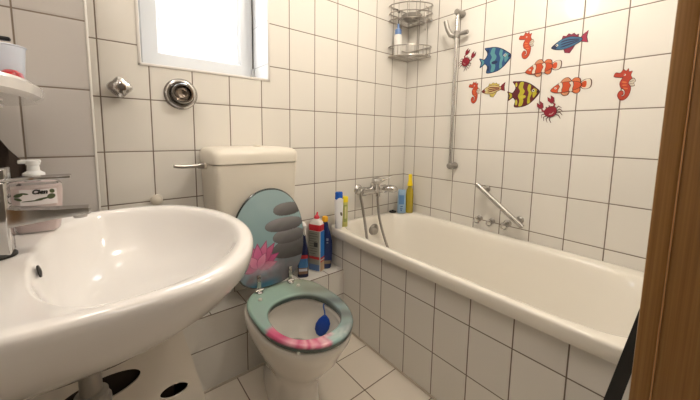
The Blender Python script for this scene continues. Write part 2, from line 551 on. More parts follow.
# siphon under the basin
sip = thing('siphon_trap', 'grey metal drain pipe under the washbasin in front of the white hamper', 'pipe', (-1.715, -0.60, 0.50))
b = MB()
b.lathe([(0.035, 0.0), (0.035, 0.012), (0.030, 0.018), (0.030, 0.03), (0.020, 0.035), (0.02, 0.137)], (-1.715, -0.6, 0.502), (0, 0, 1), 28)
build('collar', b, m_grey, sip)
b = MB().tube(spline([(-1.715, -0.6, 0.55), (-1.715, -0.6, 0.36), (-1.73, -0.6, 0.31), (-1.78, -0.6, 0.30), (-1.83, -0.6, 0.32), (-1.84, -0.6, 0.38), (-1.88, -0.6, 0.42), (-1.93, -0.6, 0.42)], 6), 0.0165, 16)
build('pipe', b, m_grey, sip)

# ---------------------------------------------------------------- basin mixer tap
FY = -0.59
tap = thing('basin_tap', 'square chrome mixer tap standing on the washbasin', 'tap', (-1.8330, FY, 0.87))
b = MB()
b.lathe([(0.030, 0), (0.030, 0.004), (0.027, 0.007), (0.02, 0.008)], (-1.8330, FY, 0.8695), (0, 0, 1), 32)
build('base_ring', b, m_dark, tap)
b = MB().box((-1.8580, FY - 0.022, 0.874), (-1.8080, FY + 0.022, 1.012), bev=0.004, seg=3)
build('body', b, m_chrome, tap)
b = MB()   # spout, tapers slightly towards the tip
rings = []
for x, z0, z1, w in ((-1.8160, 0.925, 0.963, 0.021), (-1.7980, 0.927, 0.9575, 0.021), (-1.7480, 0.932, 0.951, 0.020), (-1.6960, 0.9345, 0.9475, 0.0185), (-1.6925, 0.936, 0.946, 0.017)):
    rings.append([(x, FY - w, z0), (x, FY + w, z0), (x, FY + w, z1), (x, FY - w, z1)])
b.loft(rings)
build('spout', b, m_chrome, tap, True, 15)
b = MB().lathe([(0.011, 0), (0.012, 0.004), (0.012, 0.010)], (-1.7100, FY, 0.9265), (0, 0, 1), 24)
build('aerator', b, m_chrome_dull, tap)
b = MB()
b.box((-1.8590, FY - 0.024, 1.014), (-1.8060, FY + 0.024, 1.036), bev=0.003, seg=3)
b.box((-1.8180, FY - 0.021, 1.0115), (-1.7200, FY + 0.021, 1.0165), bev=0.001)
build('lever', b, m_chrome, tap)

# ---------------------------------------------------------------- soap dispenser on the basin
SX, SY = -1.792, -0.425
soap = thing('soap_dispenser', 'clear pump bottle of pink hand soap on the washbasin behind the tap', 'soap dispenser', (SX, SY, 0.87))
def flatring(cx, cy, hx, hy, z, n=3.5, seg=48, ang=0.25):
    r = []
    for i in range(seg):
        t = 2 * pi * i / seg
        c, s_ = cos(t), sin(t)
        x = hx * math.copysign(abs(c) ** (2 / n), c); y = hy * math.copysign(abs(s_) ** (2 / n), s_)
        r.append((cx + x * cos(ang) - y * sin(ang), cy + x * sin(ang) + y * cos(ang), z))
    return r
ANG = -0.12
rings = [flatring(SX, SY, a, c, z, 3, 48, ANG) for a, c, z in ((0.033, 0.020, 0.8705), (0.037, 0.023, 0.874), (0.041, 0.025, 0.90), (0.0445, 0.026, 0.94), (0.046, 0.026, 0.965), (0.045, 0.025, 0.98), (0.040, 0.022, 0.987), (0.02, 0.014, 0.990), (0.013, 0.013, 0.992), (0.012, 0.012, 1.0))]
b = MB(); b.loft(rings)
build('bottle', b, mat('clear_plastic', (0.95, 0.93, 0.93), 0.04, trans=0.92, ior=1.25), soap)
rings = [flatring(SX, SY, a, c, z, 3, 48, ANG) for a, c, z in ((0.031, 0.018, 0.873), (0.039, 0.0235, 0.90), (0.0425, 0.0243, 0.94), (0.0435, 0.024, 0.962), (0.0425, 0.023, 0.974))]
b = MB(); b.loft(rings)
build('liquid_soap', b, mat('pink_soap', (0.80, 0.66, 0.64), 0.3), soap)
b = MB()
b.lathe([(0.0185, 0), (0.0190, 0.010), (0.0185, 0.012), (0.011, 0.017), (0.010, 0.030), (0.012, 0.031), (0.0125, 0.040), (0.003, 0.042)], (SX, SY, 0.995), (0, 0, 1), 32)
b.box((SX - 0.024, SY - 0.007, 1.029), (SX + 0.013, SY + 0.007, 1.038), bev=0.003)
build('pump', b, mat('pump_white', (0.86, 0.87, 0.87), 0.3), soap)
def onsoap(u, v, d):   # u across the front, v height, d out of the front
    # front faces -y (towards the doorway); follow the bottle's curved front
    hx_, hy_, n = 0.0455, 0.0262, 3
    yy = hy_ * (max(0, 1 - abs(u / hx_) ** n)) ** (1 / n)
    x, y = u, -(yy + d)
    return (SX + x * cos(ANG) - y * sin(ANG), SY + x * sin(ANG) + y * cos(ANG), v)
b = MB()
def patch(b, f, u0, u1, v0, v1, d, mi=0, n=12):
    vs = [f(u0 + (u1 - u0) * i / n, v, d) for v in (v0, v1) for i in range(n + 1)]
    b.add(vs, [(i, i + 1, n + 2 + i, n + 1 + i) for i in range(n)], mi)
patch(b, onsoap, -0.020, 0.040, 0.936, 0.972, 0.0006)
soap_label = build('label', b, mat('soap_label', (0.84, 0.78, 0.78), 0.35), soap)
b = MB()
def blob(b, f, cu, cv, ru, rv, d, mi, a=0.0, n=18):
    vs = []
    for i in range(n):
        t = 2 * pi * i / n
        x, y = ru * cos(t), rv * sin(t)
        vs.append(f(cu + x * cos(a) - y * sin(a), cv + x * sin(a) + y * cos(a), d))
    b.add(vs, [tuple(range(n))], mi)
m_olive = mat('olive_green', L(78, 88, 60), 0.5)
for cu, cv, ru, rv, a in ((-0.022, 0.960, 0.008, 0.004, 0.3), (-0.012, 0.963, 0.007, 0.002, -0.2), (-0.023, 0.951, 0.007, 0.003, -0.4), (0.0, 0.946, 0.018, 0.0012, 0.05), (0.018, 0.950, 0.014, 0.0022, 0.2), (0.031, 0.954, 0.007, 0.006, 0.6), (0.033, 0.966, 0.004, 0.005, 0.2)):
    blob(b, onsoap, cu, cv, ru, rv, 0.0012, 0, a)
build('olive_print', b, m_olive, soap_label)
b = MB()
for cu, cv, ru, rv, a in ((-0.006, 0.906, 0.010, 0.0045, 0.1), (0.006, 0.905, 0.007, 0.004, -0.3), (-0.015, 0.909, 0.006, 0.003, 0.2)):
    blob(b, onsoap, cu, cv, ru, rv, 0.0012, 0, a)
build('olive_print', b, m_olive, soap_label)
RF = Matrix.Rotation(ANG, 3, 'Z') @ Matrix.Rotation(pi / 2, 3, 'X')
p = onsoap(0.013, 0.9655, 0.0012)
text_mesh('lettering', 'Cien', 0.0135, p, RF, m_dark, soap_label, 0.0008, 0.2, 0.0003)

# ---------------------------------------------------------------- shelf at upper left
SHZ = 1.196
shelf = thing('wall_shelf', 'white ceramic shelf with a rounded end above the washbasin', 'shelf', (XL, -0.55, SHZ - 0.02))
rings = []
for k, (dz, ins) in enumerate(((-0.030, 0.014), (-0.022, 0.003), (-0.006, 0.0), (0.0, 0.004))):
    r = []
    out = [(XL + 0.001, -0.23)]
    for i in range(25):
        t = pi / 2 - pi * i / 24
        c, s_ = cos(t), sin(t)
        out.append((XL + 0.02 + (0.152 - ins) * abs(c) ** 0.75, -0.525 + (0.295 - ins) * math.copysign(abs(s_) ** 0.75, s_)))
    out.append((XL + 0.001, -0.82))
    rings.append([(x, y, SHZ + dz) for x, y in out])
b = MB(); b.loft(rings)
build('shelf_board', b, m_ceramic, shelf)
for yy in (-0.36, -0.68):
    b = MB().lathe([(0.012, 0), (0.012, 0.008), (0.006, 0.010)], (-1.85, yy, SHZ - 0.0405), (0, 0, 1), 16)
    build('bracket_knob', b, m_ceramic, shelf)
cup = thing('tumbler', 'pale blue plastic tumbler on the white shelf', 'cup', (-1.817, -0.45, SHZ))
b = MB().lathe([(0.001, 0.001), (0.026, 0.001), (0.028, 0.004), (0.031, 0.054), (0.0335, 0.0825), (0.036, 0.085), (0.0345, 0.0865), (0.0315, 0.083), (0.029, 0.054), (0.026, 0.006), (0.001, 0.005)], (-1.817, -0.45, SHZ), (0, 0, 1), 40)
build('cup_wall', b, mat('pale_blue_plastic', (0.80, 0.86, 0.97), 0.25, trans=0.3), cup)
tb = thing('toothbrush', 'black toothbrush standing in the pale blue tumbler', 'toothbrush', (-1.835, -0.452, SHZ + 0.006))
b = MB().tube([(-1.836, -0.452, SHZ + 0.008), (-1.833, -0.455, SHZ + 0.06), (-1.829, -0.458, SHZ + 0.096)], [0.005, 0.006, 0.004], 10)
build('handle', b, mat('navy', L(30, 30, 70), 0.4), tb)
b = MB().box((-1.84, -0.465, SHZ + 0.095), (-1.803, -0.452, SHZ + 0.103), bev=0.003)
build('brush_head', b, m_black, tb)
rt = build("foil_sachet", MB().lathe([(0.004, 0), (0.016, 0.004), (0.019, 0.012), (0.016, 0.022), (0.008, 0.028), (0.001, 0.029)], (-1.800, -0.510, SHZ + 0.001), (0, 0, 1), 14, sc=(1, 1.4)), noisy(mat("red_foil", L(170, 20, 30), 0.3), 90, 0.9))
rebase(rt, (-1.800, -0.510, SHZ))
tag(rt, 'small crumpled red and white packet beside the tumbler on the shelf', 'packet')
# flat dark brown wedge with a slanted edge under the shelf
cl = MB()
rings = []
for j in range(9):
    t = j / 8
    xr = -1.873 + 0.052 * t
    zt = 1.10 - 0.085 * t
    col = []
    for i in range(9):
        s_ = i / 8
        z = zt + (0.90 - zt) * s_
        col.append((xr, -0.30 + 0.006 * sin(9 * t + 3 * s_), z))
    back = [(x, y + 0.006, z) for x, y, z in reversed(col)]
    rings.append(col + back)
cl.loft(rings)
o = rebase(build('dark_wedge', cl, noisy(mat('wedge_brown', (0.045, 0.032, 0.026), 0.95), 200, 0.3, 0.3)), (-1.85, -0.30, 0.90))
tag(o, 'dark brown wedge below the white shelf behind the tap', 'cloth')

# ---------------------------------------------------------------- fittings on the back wall
v = thing('shut_off_valve', 'small round chrome valve knob left of the big chrome rosette below the window', 'valve', (-1.603, 0, 1.262))
b = MB().lathe([(0.030, 0), (0.030, 0.003), (0.024, 0.012), (0.021, 0.016)], (-1.603, -0.0005, 1.262), (0, -1, 0), 32)
build('rosette', b, m_chrome, v)
b = MB()
rings = []
for r, h in ((0.022, 0.014), (0.031, 0.020), (0.034, 0.036), (0.031, 0.046), (0.022, 0.051), (0.002, 0.052)):
    rings.append([(-1.603 + r * (1 + 0.12 * cos(4 * t)) * cos(t), -h, 1.262 + r * (1 + 0.12 * cos(4 * t)) * sin(t)) for t in [2 * pi * i / 48 for i in range(48)]])
b.loft(rings)
build('handle', b, m_chrome, v)
v = thing('shower_valve', 'large round chrome wall rosette with a recessed dark centre under the window', 'valve', (-1.410, 0, 1.252))
cc = (-1.402, -0.0005, 1.258)
b = MB().lathe([(0.062, 0), (0.062, 0.004), (0.057, 0.010), (0.050, 0.013), (0.044, 0.012), (0.038, 0.006)], cc, (0, -1, 0), 48)
build('rosette', b, m_chrome, v)
b = MB().lathe([(0.040, 0.005), (0.040, 0.042), (0.037, 0.046), (0.032, 0.046), (0.029, 0.042), (0.029, 0.024)], cc, (0, -1, 0), 48, cap1=False)
build('collar', b, m_chrome, v)
b = MB().lathe([(0.0285, 0.024), (0.026, 0.030), (0.017, 0.033), (0.001, 0.028)], cc, (0, -1, 0), 32)
build('centre_cap', b, mat('bronze_chrome', (0.22, 0.18, 0.15), 0.2, 1.0), v)
o = rebase(build('pipe_cover', MB().lathe([(0.014, 0), (0.020, 0.006), (0.022, 0.014), (0.019, 0.022), (0.010, 0.027), (0.001, 0.028)], (-1.507, -0.0005, 0.833), (0, -1, 0), 28), m_whitecap), (-1.507, 0, 0.833))
tag(o, 'small round cream plastic cap on the tiles just behind the washbasin rim', 'cap')

# ---------------------------------------------------------------- cistern
cis = thing('toilet_cistern', 'cream plastic toilet cistern mounted on the tiles below the window', 'cistern', (-1.155, 0, 0.53))
def crect(cx, hx, y0, y1, r, z, seg=8):
    """rounded front corners, square back"""
    out = [(cx - hx, y1, z)]
    for i in range(seg + 1):
        t = pi + (pi / 2) * i / seg
        out.append((cx - hx + r + r * cos(t), y0 + r + r * sin(t), z))
    for i in range(seg + 1):
        t = 1.5 * pi + (pi / 2) * i / seg
        out.append((cx + hx - r + r * cos(t), y0 + r + r * sin(t), z))
    out.append((cx + hx, y1, z))
    return out
X0 = -1.154
rings = [crect(X0, hx_, yf, -0.004, r_, z) for hx_, yf, r_, z in ((0.120, -0.15, 0.03, 0.53), (0.155, -0.175, 0.03, 0.545), (0.162, -0.18, 0.03, 0.60), (0.177, -0.195, 0.03, 0.80), (0.183, -0.205, 0.03, 0.974), (0.179, -0.202, 0.03, 0.977))]
b = MB(); b.loft(rings)
build('tank', b, m_cistern, cis)
rings = [crect(X0, hx_, yf, -0.003, r_, z) for hx_, yf, r_, z in ((0.180, -0.203, 0.03, 0.9785), (0.186, -0.210, 0.034, 0.980), (0.187, -0.211, 0.034, 1.005), (0.186, -0.209, 0.034, 1.018), (0.181, -0.204, 0.034, 1.030), (0.171, -0.193, 0.034, 1.038), (0.156, -0.177, 0.034, 1.042), (0.10, -0.13, 0.03, 1.044))]
b = MB(); b.loft(rings)
tank_lid = build('tank_lid', b, m_cistern, cis)
b = MB().lathe([(0.016, 0), (0.016, 0.004), (0.012, 0.008), (0.001, 0.008)], (-1.12, -0.09, 1.043), (0, 0, 1), 20)
build('lid_knob', b, m_whitecap, tank_lid)
b = MB()
b.lathe([(0.015, 0), (0.015, 0.006), (0.011, 0.010)], (-1.336, -0.085, 0.968), (-1, 0, 0), 24)
build('lever_collar', b, m_whitecap, cis)
b = MB()
b.tube([(-1.342, -0.085, 0.968), (-1.366, -0.087, 0.969)], [0.012, 0.012], 16)
b.tube(spline([(-1.358, -0.087, 0.969), (-1.39, -0.092, 0.969), (-1.43, -0.098, 0.970), (-1.456, -0.10, 0.974)], 6), [0.0085] * 7 + [0.008] * 6 + [0.0075] * 6, 12)
build('flush_lever', b, m_chrome_dull, cis)

# ---------------------------------------------------------------- toilet
TX = -1.113
toi = thing('toilet', 'white ceramic toilet with its printed seat and lid, lid raised', 'toilet', (TX, -0.40, 0))
NT = 96
def egg(cx, cyf, cyb, hw, z, n=2.25, nb=3.2, mid=0.5):
    """front at y = cyf, back at y = cyb; widest part by mid"""
    cyc = cyb + (cyf - cyb) * mid
    r = []
    for i in range(NT):
        t = 2 * pi * i / NT
        c, s_ = cos(t), sin(t)
        nn = n if s_ < 0 else nb
        x = hw * math.copysign(abs(c) ** (2 / nn), c)
        L_ = (cyc - cyf) if s_ < 0 else (cyb - cyc)
        y = L_ * math.copysign(abs(s_) ** (2 / nn), s_)
        r.append((cx + x, cyc + y, z))
    return r
YFR, YBK = -0.692, -0.215
rings = [
    egg(TX, -0.545, -0.135, 0.086, 0.0, 2.6, 1.5, 0.72), egg(TX, -0.545, -0.135, 0.085, 0.012, 2.6, 1.5, 0.72), egg(TX, -0.54, -0.135, 0.080, 0.03, 2.6, 1.5, 0.72),
    egg(TX, -0.53, -0.135, 0.076, 0.09, 2.6, 1.5, 0.72), egg(TX, -0.53, -0.135, 0.077, 0.15, 2.6, 1.6, 0.70), egg(TX, -0.55, -0.14, 0.090, 0.19, 2.4, 1.8, 0.65),
    egg(TX + 0.005, -0.59, -0.15, 0.118, 0.235, 2.3, 2.3, 0.56), egg(TX + 0.005, -0.63, -0.165, 0.142, 0.285, 2.25, 2.8, 0.52), egg(TX + 0.005, -0.655, -0.18, 0.159, 0.335, 2.2, 3),
    egg(TX + 0.005, YFR + 0.012, -0.19, 0.168, 0.375, 2.2, 3), egg(TX + 0.005, YFR + 0.008, -0.19, 0.170, 0.395, 2.2, 3), egg(TX + 0.005, YFR + 0.012, -0.193, 0.168, 0.402, 2.2, 3),
    egg(TX + 0.005, YFR + 0.022, -0.20, 0.161, 0.406, 2.2, 3), egg(TX, -0.64, -0.33, 0.128, 0.406, 2.2, 2.4), egg(TX, -0.634, -0.336, 0.122, 0.400, 2.2, 2.4), egg(TX, -0.64, -0.334, 0.126, 0.385, 2.2, 2.4),
    egg(TX, -0.638, -0.325, 0.130, 0.36, 2.2, 2.4), egg(TX, -0.62, -0.33, 0.118, 0.32, 2.2, 2.4), egg(TX, -0.58, -0.335, 0.10, 0.27, 2.2, 2.3), egg(TX, -0.53, -0.34, 0.075, 0.225, 2.2, 2.2),
    egg(TX, -0.48, -0.36, 0.045, 0.195, 2, 2)]
b = MB(); b.loft(rings, 0, True, True)
build('bowl', b, m_toilet, toi, angle=70)
b = MB(); b.loft([egg(TX, -0.545, -0.338, 0.082, 0.236, 2.2, 2.2), egg(TX, -0.545, -0.338, 0.082, 0.237, 2.2, 2.2)])
build('water', b, m_water, toi)

def colour_mesh(name, verts, faces, colfn, m, parent):
    me = bpy.data.meshes.new(name)
    me.from_pydata(verts, [], faces)
    at = me.color_attributes.new('print', 'FLOAT_COLOR', 'POINT')
    for i, v_ in enumerate(verts):
        at.data[i].color = (*colfn(v_), 1)
    me.materials.append(m)
    bm = bmesh.new(); bm.from_mesh(me)
    bmesh.ops.recalc_face_normals(bm, faces=bm.faces)
    bm.to_mesh(me); bm.free()
    for p in me.polygons: p.use_smooth = True
    me.set_sharp_from_angle(angle=radians(50))
    o = bpy.data.objects.new(name, me); C.objects.link(o)
    o.parent = parent
    me.transform(Matrix.Translation(-root_loc(parent)))
    return o
def mixc(a, b_, t):
    t = max(0, min(1, t))
    return tuple(x + (y - x) * t for x, y in zip(a, b_))
random.seed(4)
def noise2(x, y):
    return 0.5 + 0.25 * sin(7 * x + 3 * sin(5 * y)) + 0.25 * sin(11 * y + 4 * sin(3 * x + 1))

def petal(a, b_, ca, cb, ang, ln, wd):
    """signed membership of a leaf shape from (ca, cb) outwards"""
    dx, dy = a - ca, (b_ - cb) * 2.4
    u = dx * cos(ang) + dy * sin(ang)
    w = -dx * sin(ang) + dy * cos(ang)
    if u < 0 or u > ln: return -1
    hw = wd * sin(pi * (u / ln) ** 0.8)
    return (hw - abs(w)) / wd if abs(w) < hw else -1

def lid_print(a, b_):
    # a: -1..1 across, b_: 0 bottom .. 1 top
    col = mixc(L(112, 152, 162), L(158, 184, 188), b_ * 1.1 - 0.05 + 0.15 * noise2(a, b_ * 2))
    if b_ < 0.30: col = mixc(col, L(120, 110, 118), (0.30 - b_) * 6 * (0.4 + 0.6 * noise2(a * 2, b_ * 3)))
    if b_ < 0.1 and a < 0.3: col = mixc(col, L(50, 100, 125), (0.1 - b_) * 18)
    # reflection in the water, right
    if a > 0.0 and b_ < 0.36: col = mixc(col, L(92, 88, 92), min(1, (0.36 - b_) * 10) * min(1, a * 4) * 0.75)
    for (ca, cb, ra, rb, tone) in ((0.66, 0.345, 0.62, 0.105, 84), (0.55, 0.485, 0.48, 0.078, 112), (0.42, 0.615, 0.56, 0.073, 120), (0.52, 0.772, 0.42, 0.070, 104)):
        dx, dy = (a - ca) / ra, (b_ - cb) / rb
        q = abs(dx) ** 2.3 + abs(dy) ** 2.1
        if q < 1:
            k = 0.98 + 0.30 * dy - 0.10 * dx + 0.05 * noise2(a * 2, b_ * 5)
            col = L(*(max(0, min(255, tone * k * f)) for f in (1.0, 0.985, 1.0)))
            if q > 0.9: col = mixc(col, L(72, 70, 74), (q - 0.9) * 6)
    # lotus
    for (ang, ln, wd, c0, c1) in ((2.75, 0.60, 0.13, (150, 50, 100), (205, 92, 146)), (0.42, 0.66, 0.12, (160, 60, 105), (212, 98, 150)), (2.35, 0.72, 0.14, (165, 55, 110), (212, 96, 150)), (0.85, 0.74, 0.13, (170, 60, 110), (210, 120, 155)),
                                  (1.95, 0.74, 0.14, (185, 70, 125), (222, 140, 175)), (1.2, 0.70, 0.13, (180, 65, 120), (225, 140, 172)), (1.57, 0.62, 0.14, (190, 80, 130), (224, 130, 172)), (2.95, 0.55, 0.12, (175, 70, 115), (215, 140, 165)), (0.1, 0.55, 0.11, (170, 70, 110), (220, 140, 165)),
                                  (2.15, 0.42, 0.12, (200, 100, 145), (235, 170, 195)), (1.0, 0.42, 0.12, (200, 95, 140), (235, 170, 195))):
        pm = petal(a, b_, -0.36, 0.215, ang, ln, wd)
        if pm >= 0:
            dx, dy = a + 0.36, (b_ - 0.215) * 2.4
            col = mixc(L(*c0), L(*c1), (dx * dx + dy * dy) ** 0.5 / ln * 0.7 + 0.1)
            if pm < 0.18: col = mixc(col, L(120, 35, 80), 0.6)
    if 0.12 < b_ < 0.27 and a < 0.4:
        t = (1 - abs(b_ - 0.2) / 0.07) * (1 - min(1, abs(a + 0.2) / 0.65)) * (0.5 + 0.5 * noise2(a * 4, b_ * 9))
        col = mixc(col, L(195, 165, 180), max(0, t))
    return col
def seat_print(x, y):
    # teal all over, pink petals front left, grey stone reflection on the right
    a = (x - TX) / 0.178
    b_ = (y - YFR) / (YBK - YFR)     # 0 front, 1 back
    col = mixc(L(120, 160, 158), L(158, 184, 170), b_)
    if a > 0.1:
        k = 0.5 + 0.5 * sin(26 * b_ + 5 * a * a)
        st = mixc(L(120, 138, 138), L(84, 92, 92), k * 0.8)
        if b_ > 0.45: st = mixc(st, L(150, 158, 138), (b_ - 0.45) * 1.7)
        col = mixc(col, st, (a - 0.1) * 2.6 * (1.15 - b_ * 0.4))
    d = ((a + 0.58) / 0.62) ** 2 + ((b_ - 0.13) / 0.27) ** 2
    ang = math.atan2(b_ - 0.28, a + 0.25)
    r = 1.0 + 0.22 * sin(ang * 9)
    if d < r:
        k = 0.5 + 0.5 * sin(ang * 17 + 4 * d)
        pk = mixc(L(196, 84, 122), L(222, 158, 172), k)
        col = mixc(pk, col, (d / r - 0.85) * 5)
    d2 = ((a - 0.15) / 0.5) ** 2 + ((b_ - 0.05) / 0.07) ** 2
    if d2 < 1: col = mixc(col, L(200, 205, 205), (1 - d2) * 0.6 * (0.5 + 0.5 * noise2(a * 5, b_ * 11)))
    return col

# seat ring: outer egg to hole egg, many rings so the print is crisp
def hole(z, g=0.0):
    return egg(TX - 0.002, -0.640 + g, -0.352 - g, 0.121 - g, z, 2.2, 2.4, 0.52)
def outer(z, g=0.0):
    return egg(TX + 0.007, YFR + g, YBK - g * 0.8, 0.171 - g, z, 2.1, 3.0, 0.5)
sr = [outer(0.416, 0.006), outer(0.412, 0.003), outer(0.424, 0.0), outer(0.431, 0.001), outer(0.436, 0.006)]
ro, ri = outer(0.437, 0.010), hole(0.437, -0.006)
K = 26
for k in range(K + 1):
    t_ = k / K
    sr.append([tuple(p[i] + (q[i] - p[i]) * t_ for i in range(3)) for p, q in zip(ro, ri)])
sr += [hole(0.434, -0.002), hole(0.425, 0), hole(0.412, -0.002)]
sr.append(sr[0])
vs = []; fs = []
# finer angular resolution by using NT=96 columns
for r_ in sr[:-1]: vs += r_
nr = len(sr) - 1
for k in range(nr):
    for i in range(NT):
        j = (i + 1) % NT; k2 = (k + 1) % nr
        fs.append((k * NT + i, k * NT + j, k2 * NT + j, k2 * NT + i))
def seatcol(v_):
    if v_[2] < 0.43: return L(70, 84, 80)
    return seat_print(v_[0], v_[1])
NTs = NT
seat = colour_mesh('seat', vs, fs, seatcol, m_print, toi)
seat['label'] = 'printed toilet seat with teal, pink petal and grey stone pattern'
# raised lid
LTX = -1.1265
P0 = Vector((LTX, -0.232, 0.445)); P1 = Vector((LTX + 0.0, -0.216, 0.868))
updir = (P1 - P0).normalized(); LEN = (P1 - P0).length
nrm = Vector((1, 0, 0)).cross(updir).normalized()
if nrm.y > 0: nrm = -nrm
NA, NR = 320, 110
def lid_outline(i):
    t = 2 * pi * i / NA
    c, s_ = cos(t), sin(t)
    nn = 2.1 if s_ > 0 else 2.7
    a = math.copysign(abs(c) ** (2 / nn), c)
    bb = 0.47 + (0.53 if s_ > 0 else 0.47) * math.copysign(abs(s_) ** (2 / nn), s_)
    return a, bb
HWL = 0.163
vs = []; uv = []; fs = []
def lp(a, bb, d):
    return tuple(P0 + Vector((a * HWL, 0, 0)) + updir * (bb * LEN) + nrm * d)
for k in range(NR + 1):
    f_ = 0.0 + 1.0 * k / NR
    for i in range(NA):
        a, bb = lid_outline(i)
        a2, b2 = a * f_, 0.47 + (bb - 0.47) * f_
        d = 0.010 if k < NR else 0.007
        vs.append(lp(a2, b2, d)); uv.append((a2, b2) if k < NR - 1 else (9, 9))
for k in range(NR):
    for i in range(NA):
        j = (i + 1) % NA
        fs.append((k * NA + i, k * NA + j, (k + 1) * NA + j, (k + 1) * NA + i))
base = len(vs)
for d, g in ((0.004, 1.014), (-0.007, 1.0)):
    for i in range(NA):
        a, bb = lid_outline(i)
        vs.append(lp(a * g, 0.47 + (bb - 0.47) * g, d)); uv.append((9, 9))
for i in range(NA):
    j = (i + 1) % NA
    fs.append((NR * NA + i, NR * NA + j, base + j, base + i))
    fs.append((base + i, base + j, base + NA + j, base + NA + i))
fs.append(tuple(base + NA + i for i in range(NA)))
cols = {}
it = iter(uv)
me_cols = [(L(40, 48, 48) if q[0] > 5 else lid_print(*q)) for q in uv]
cnt = [0]
def lidcol(v_):
    c = me_cols[cnt[0]]; cnt[0] += 1
    return c
lid = colour_mesh('lid', vs, fs, lidcol, m_print, toi)
lid['label'] = 'raised oval toilet lid printed with grey stones and a pink lotus'
for hx_ in (-1.186, -1.040):
    b = MB()
    b.box((hx_ - 0.0085, -0.2515, 0.443), (hx_ + 0.0085, -0.2435, 0.512), bev=0.002)
    b.tube([(hx_ - 0.016, -0.252, 0.446), (hx_ + 0.018, -0.252, 0.446)], 0.0065, 14)
    b.lathe([(0.013, 0), (0.013, 0.004), (0.007, 0.008)], (hx_, -0.258, 0.4375), (0, 0, 1), 20)
    b.tube([(hx_, -0.252, 0.408), (hx_, -0.252, 0.446)], 0.005, 12)
    build('hinge', b, m_chrome, toi)
for (x, y, z) in ((-1.207, -0.309, 0.4372), (-1.028, -0.300, 0.4372)):
    b = MB().lathe([(0.0085, 0), (0.0085, 0.003), (0.006, 0.0065), (0.001, 0.008)], (x, y, z), (0, 0, 1), 16)
    build('bumper', b, mat('clear_rubber', (0.75, 0.74, 0.66), 0.2, trans=0.3), seat)
for (x, y) in ((TX - 0.105, -0.634), (TX + 0.012, -0.684)):
    b = MB().lathe([(0.006, 0), (0.005, 0.007)], (x, y, 0.407), (0, 0, 1), 12)
    build('seat_pad', b, mat('pad', (0.8, 0.78, 0.72), 0.3), toi)
# toilet rim block
rb = thing('toilet_rim_block', 'blue toilet freshener block hanging inside the toilet bowl', 'toilet block', (-1.003, -0.47, 0.33))
b = MB()
rings = []
for (h, w, t_) in ((0.385, 0.008, 0.006), (0.372, 0.022, 0.010), (0.355, 0.030, 0.012), (0.335, 0.030, 0.012), (0.318, 0.020, 0.011), (0.312, 0.010, 0.008)):
    r = []
    for i in range(24):
        t = 2 * pi * i / 24
        ww = w * sin(t) * 0.95; tt = t_ * cos(t)
        r.append((-1.026 - (0.375 - h) * 0.25 + 0.77 * ww + 0.64 * tt, -0.498 - 0.64 * ww + 0.77 * tt, h + 0.008))
    rings.append(r)
b.loft(rings)
build('cage', b, mat('blue_gel', L(22, 62, 150), 0.3), rb)
b = MB().tube(spline([(-1.014, -0.488, 0.372), (-1.008, -0.475, 0.392), (-1.004, -0.462, 0.404), (-0.998, -0.455, 0.411), (-0.985, -0.452, 0.4095)], 5), 0.003, 8)
build('hook', b, mat('blue_hook', L(35, 80, 150), 0.35), rb)

# ---------------------------------------------------------------- bottles
def boxy_ring(cx, cy, hx, hy, z, n=5, ang=0.0, seg=40):
    return flatring(cx, cy, hx, hy, z, n, seg, ang)
def front_fn(cx, cy, hx, hy, n, ang):
    """maps (u, v, d) on to the face of a superelliptic bottle that looks to -y turned by ang"""
    def f(u, v, d):
        yy = hy * (max(0, 1 - abs(min(1, abs(u / hx))) ** n)) ** (1 / n)
        x, y = u, -(yy + d)
        return (cx + x * cos(ang) - y * sin(ang), cy + x * sin(ang) + y * cos(ang), v)
    return f
LZ = 0.3397
# 1: navy spray bottle with white trigger head
X, Y = -0.862, -0.058
o1 = thing('spray_bottle', 'navy spray bottle with white trigger head beside the raised lid', 'spray bottle', (X, Y, LZ))
A = -0.5
rings = [flatring(X, Y, a, c, LZ + z, n, 40, A) for a, c, z, n in ((0.026, 0.020, 0.0005, 4), (0.029, 0.022, 0.004, 4), (0.029, 0.022, 0.12, 4), (0.026, 0.020, 0.15, 3), (0.018, 0.016, 0.19, 2.5), (0.014, 0.014, 0.225, 2), (0.013, 0.013, 0.235, 2))]
b = MB(); b.loft(rings)
build('bottle', b, mat('navy_plastic', L(24, 30, 66), 0.25), o1)
b = MB()
b.lathe([(0.015, 0), (0.016, 0.02), (0.013, 0.025), (0.012, 0.035)], (X, Y, LZ + 0.234), (0, 0, 1), 24)
ca, sa = cos(A - 1.2), sin(A - 1.2)
b.tube([(X - 0.02 * ca, Y - 0.02 * sa, LZ + 0.282), (X, Y, LZ + 0.287), (X + 0.03 * ca, Y + 0.03 * sa, LZ + 0.279)], [0.010, 0.013, 0.009], 12)
b.tube([(X + 0.022 * ca, Y + 0.022 * sa, LZ + 0.272), (X + 0.028 * ca, Y + 0.028 * sa, LZ + 0.25), (X + 0.022 * ca, Y + 0.022 * sa, LZ + 0.232)], [0.004, 0.004, 0.003], 8)
build('trigger_head', b, m_white, o1)
f = front_fn(X, Y, 0.029, 0.022, 4, A)
b = MB()
patch(b, f, -0.024, 0.024, LZ + 0.02, LZ + 0.055, 0.0008, 0)
patch(b, f, -0.024, 0.024, LZ + 0.055, LZ + 0.105, 0.0008, 1)
patch(b, f, -0.024, 0.024, LZ + 0.105, LZ + 0.125, 0.0009, 2)
patch(b, f, -0.022, 0.022, LZ + 0.036, LZ + 0.050, 0.0014, 3)
build('label', b, [mat('lab_tan', L(120, 90, 70), 0.4), mat('lab_steel', L(60, 110, 160), 0.4), mat('lab_red', L(170, 40, 45), 0.4), mat('lab_white', L(190, 190, 200), 0.4)], o1)
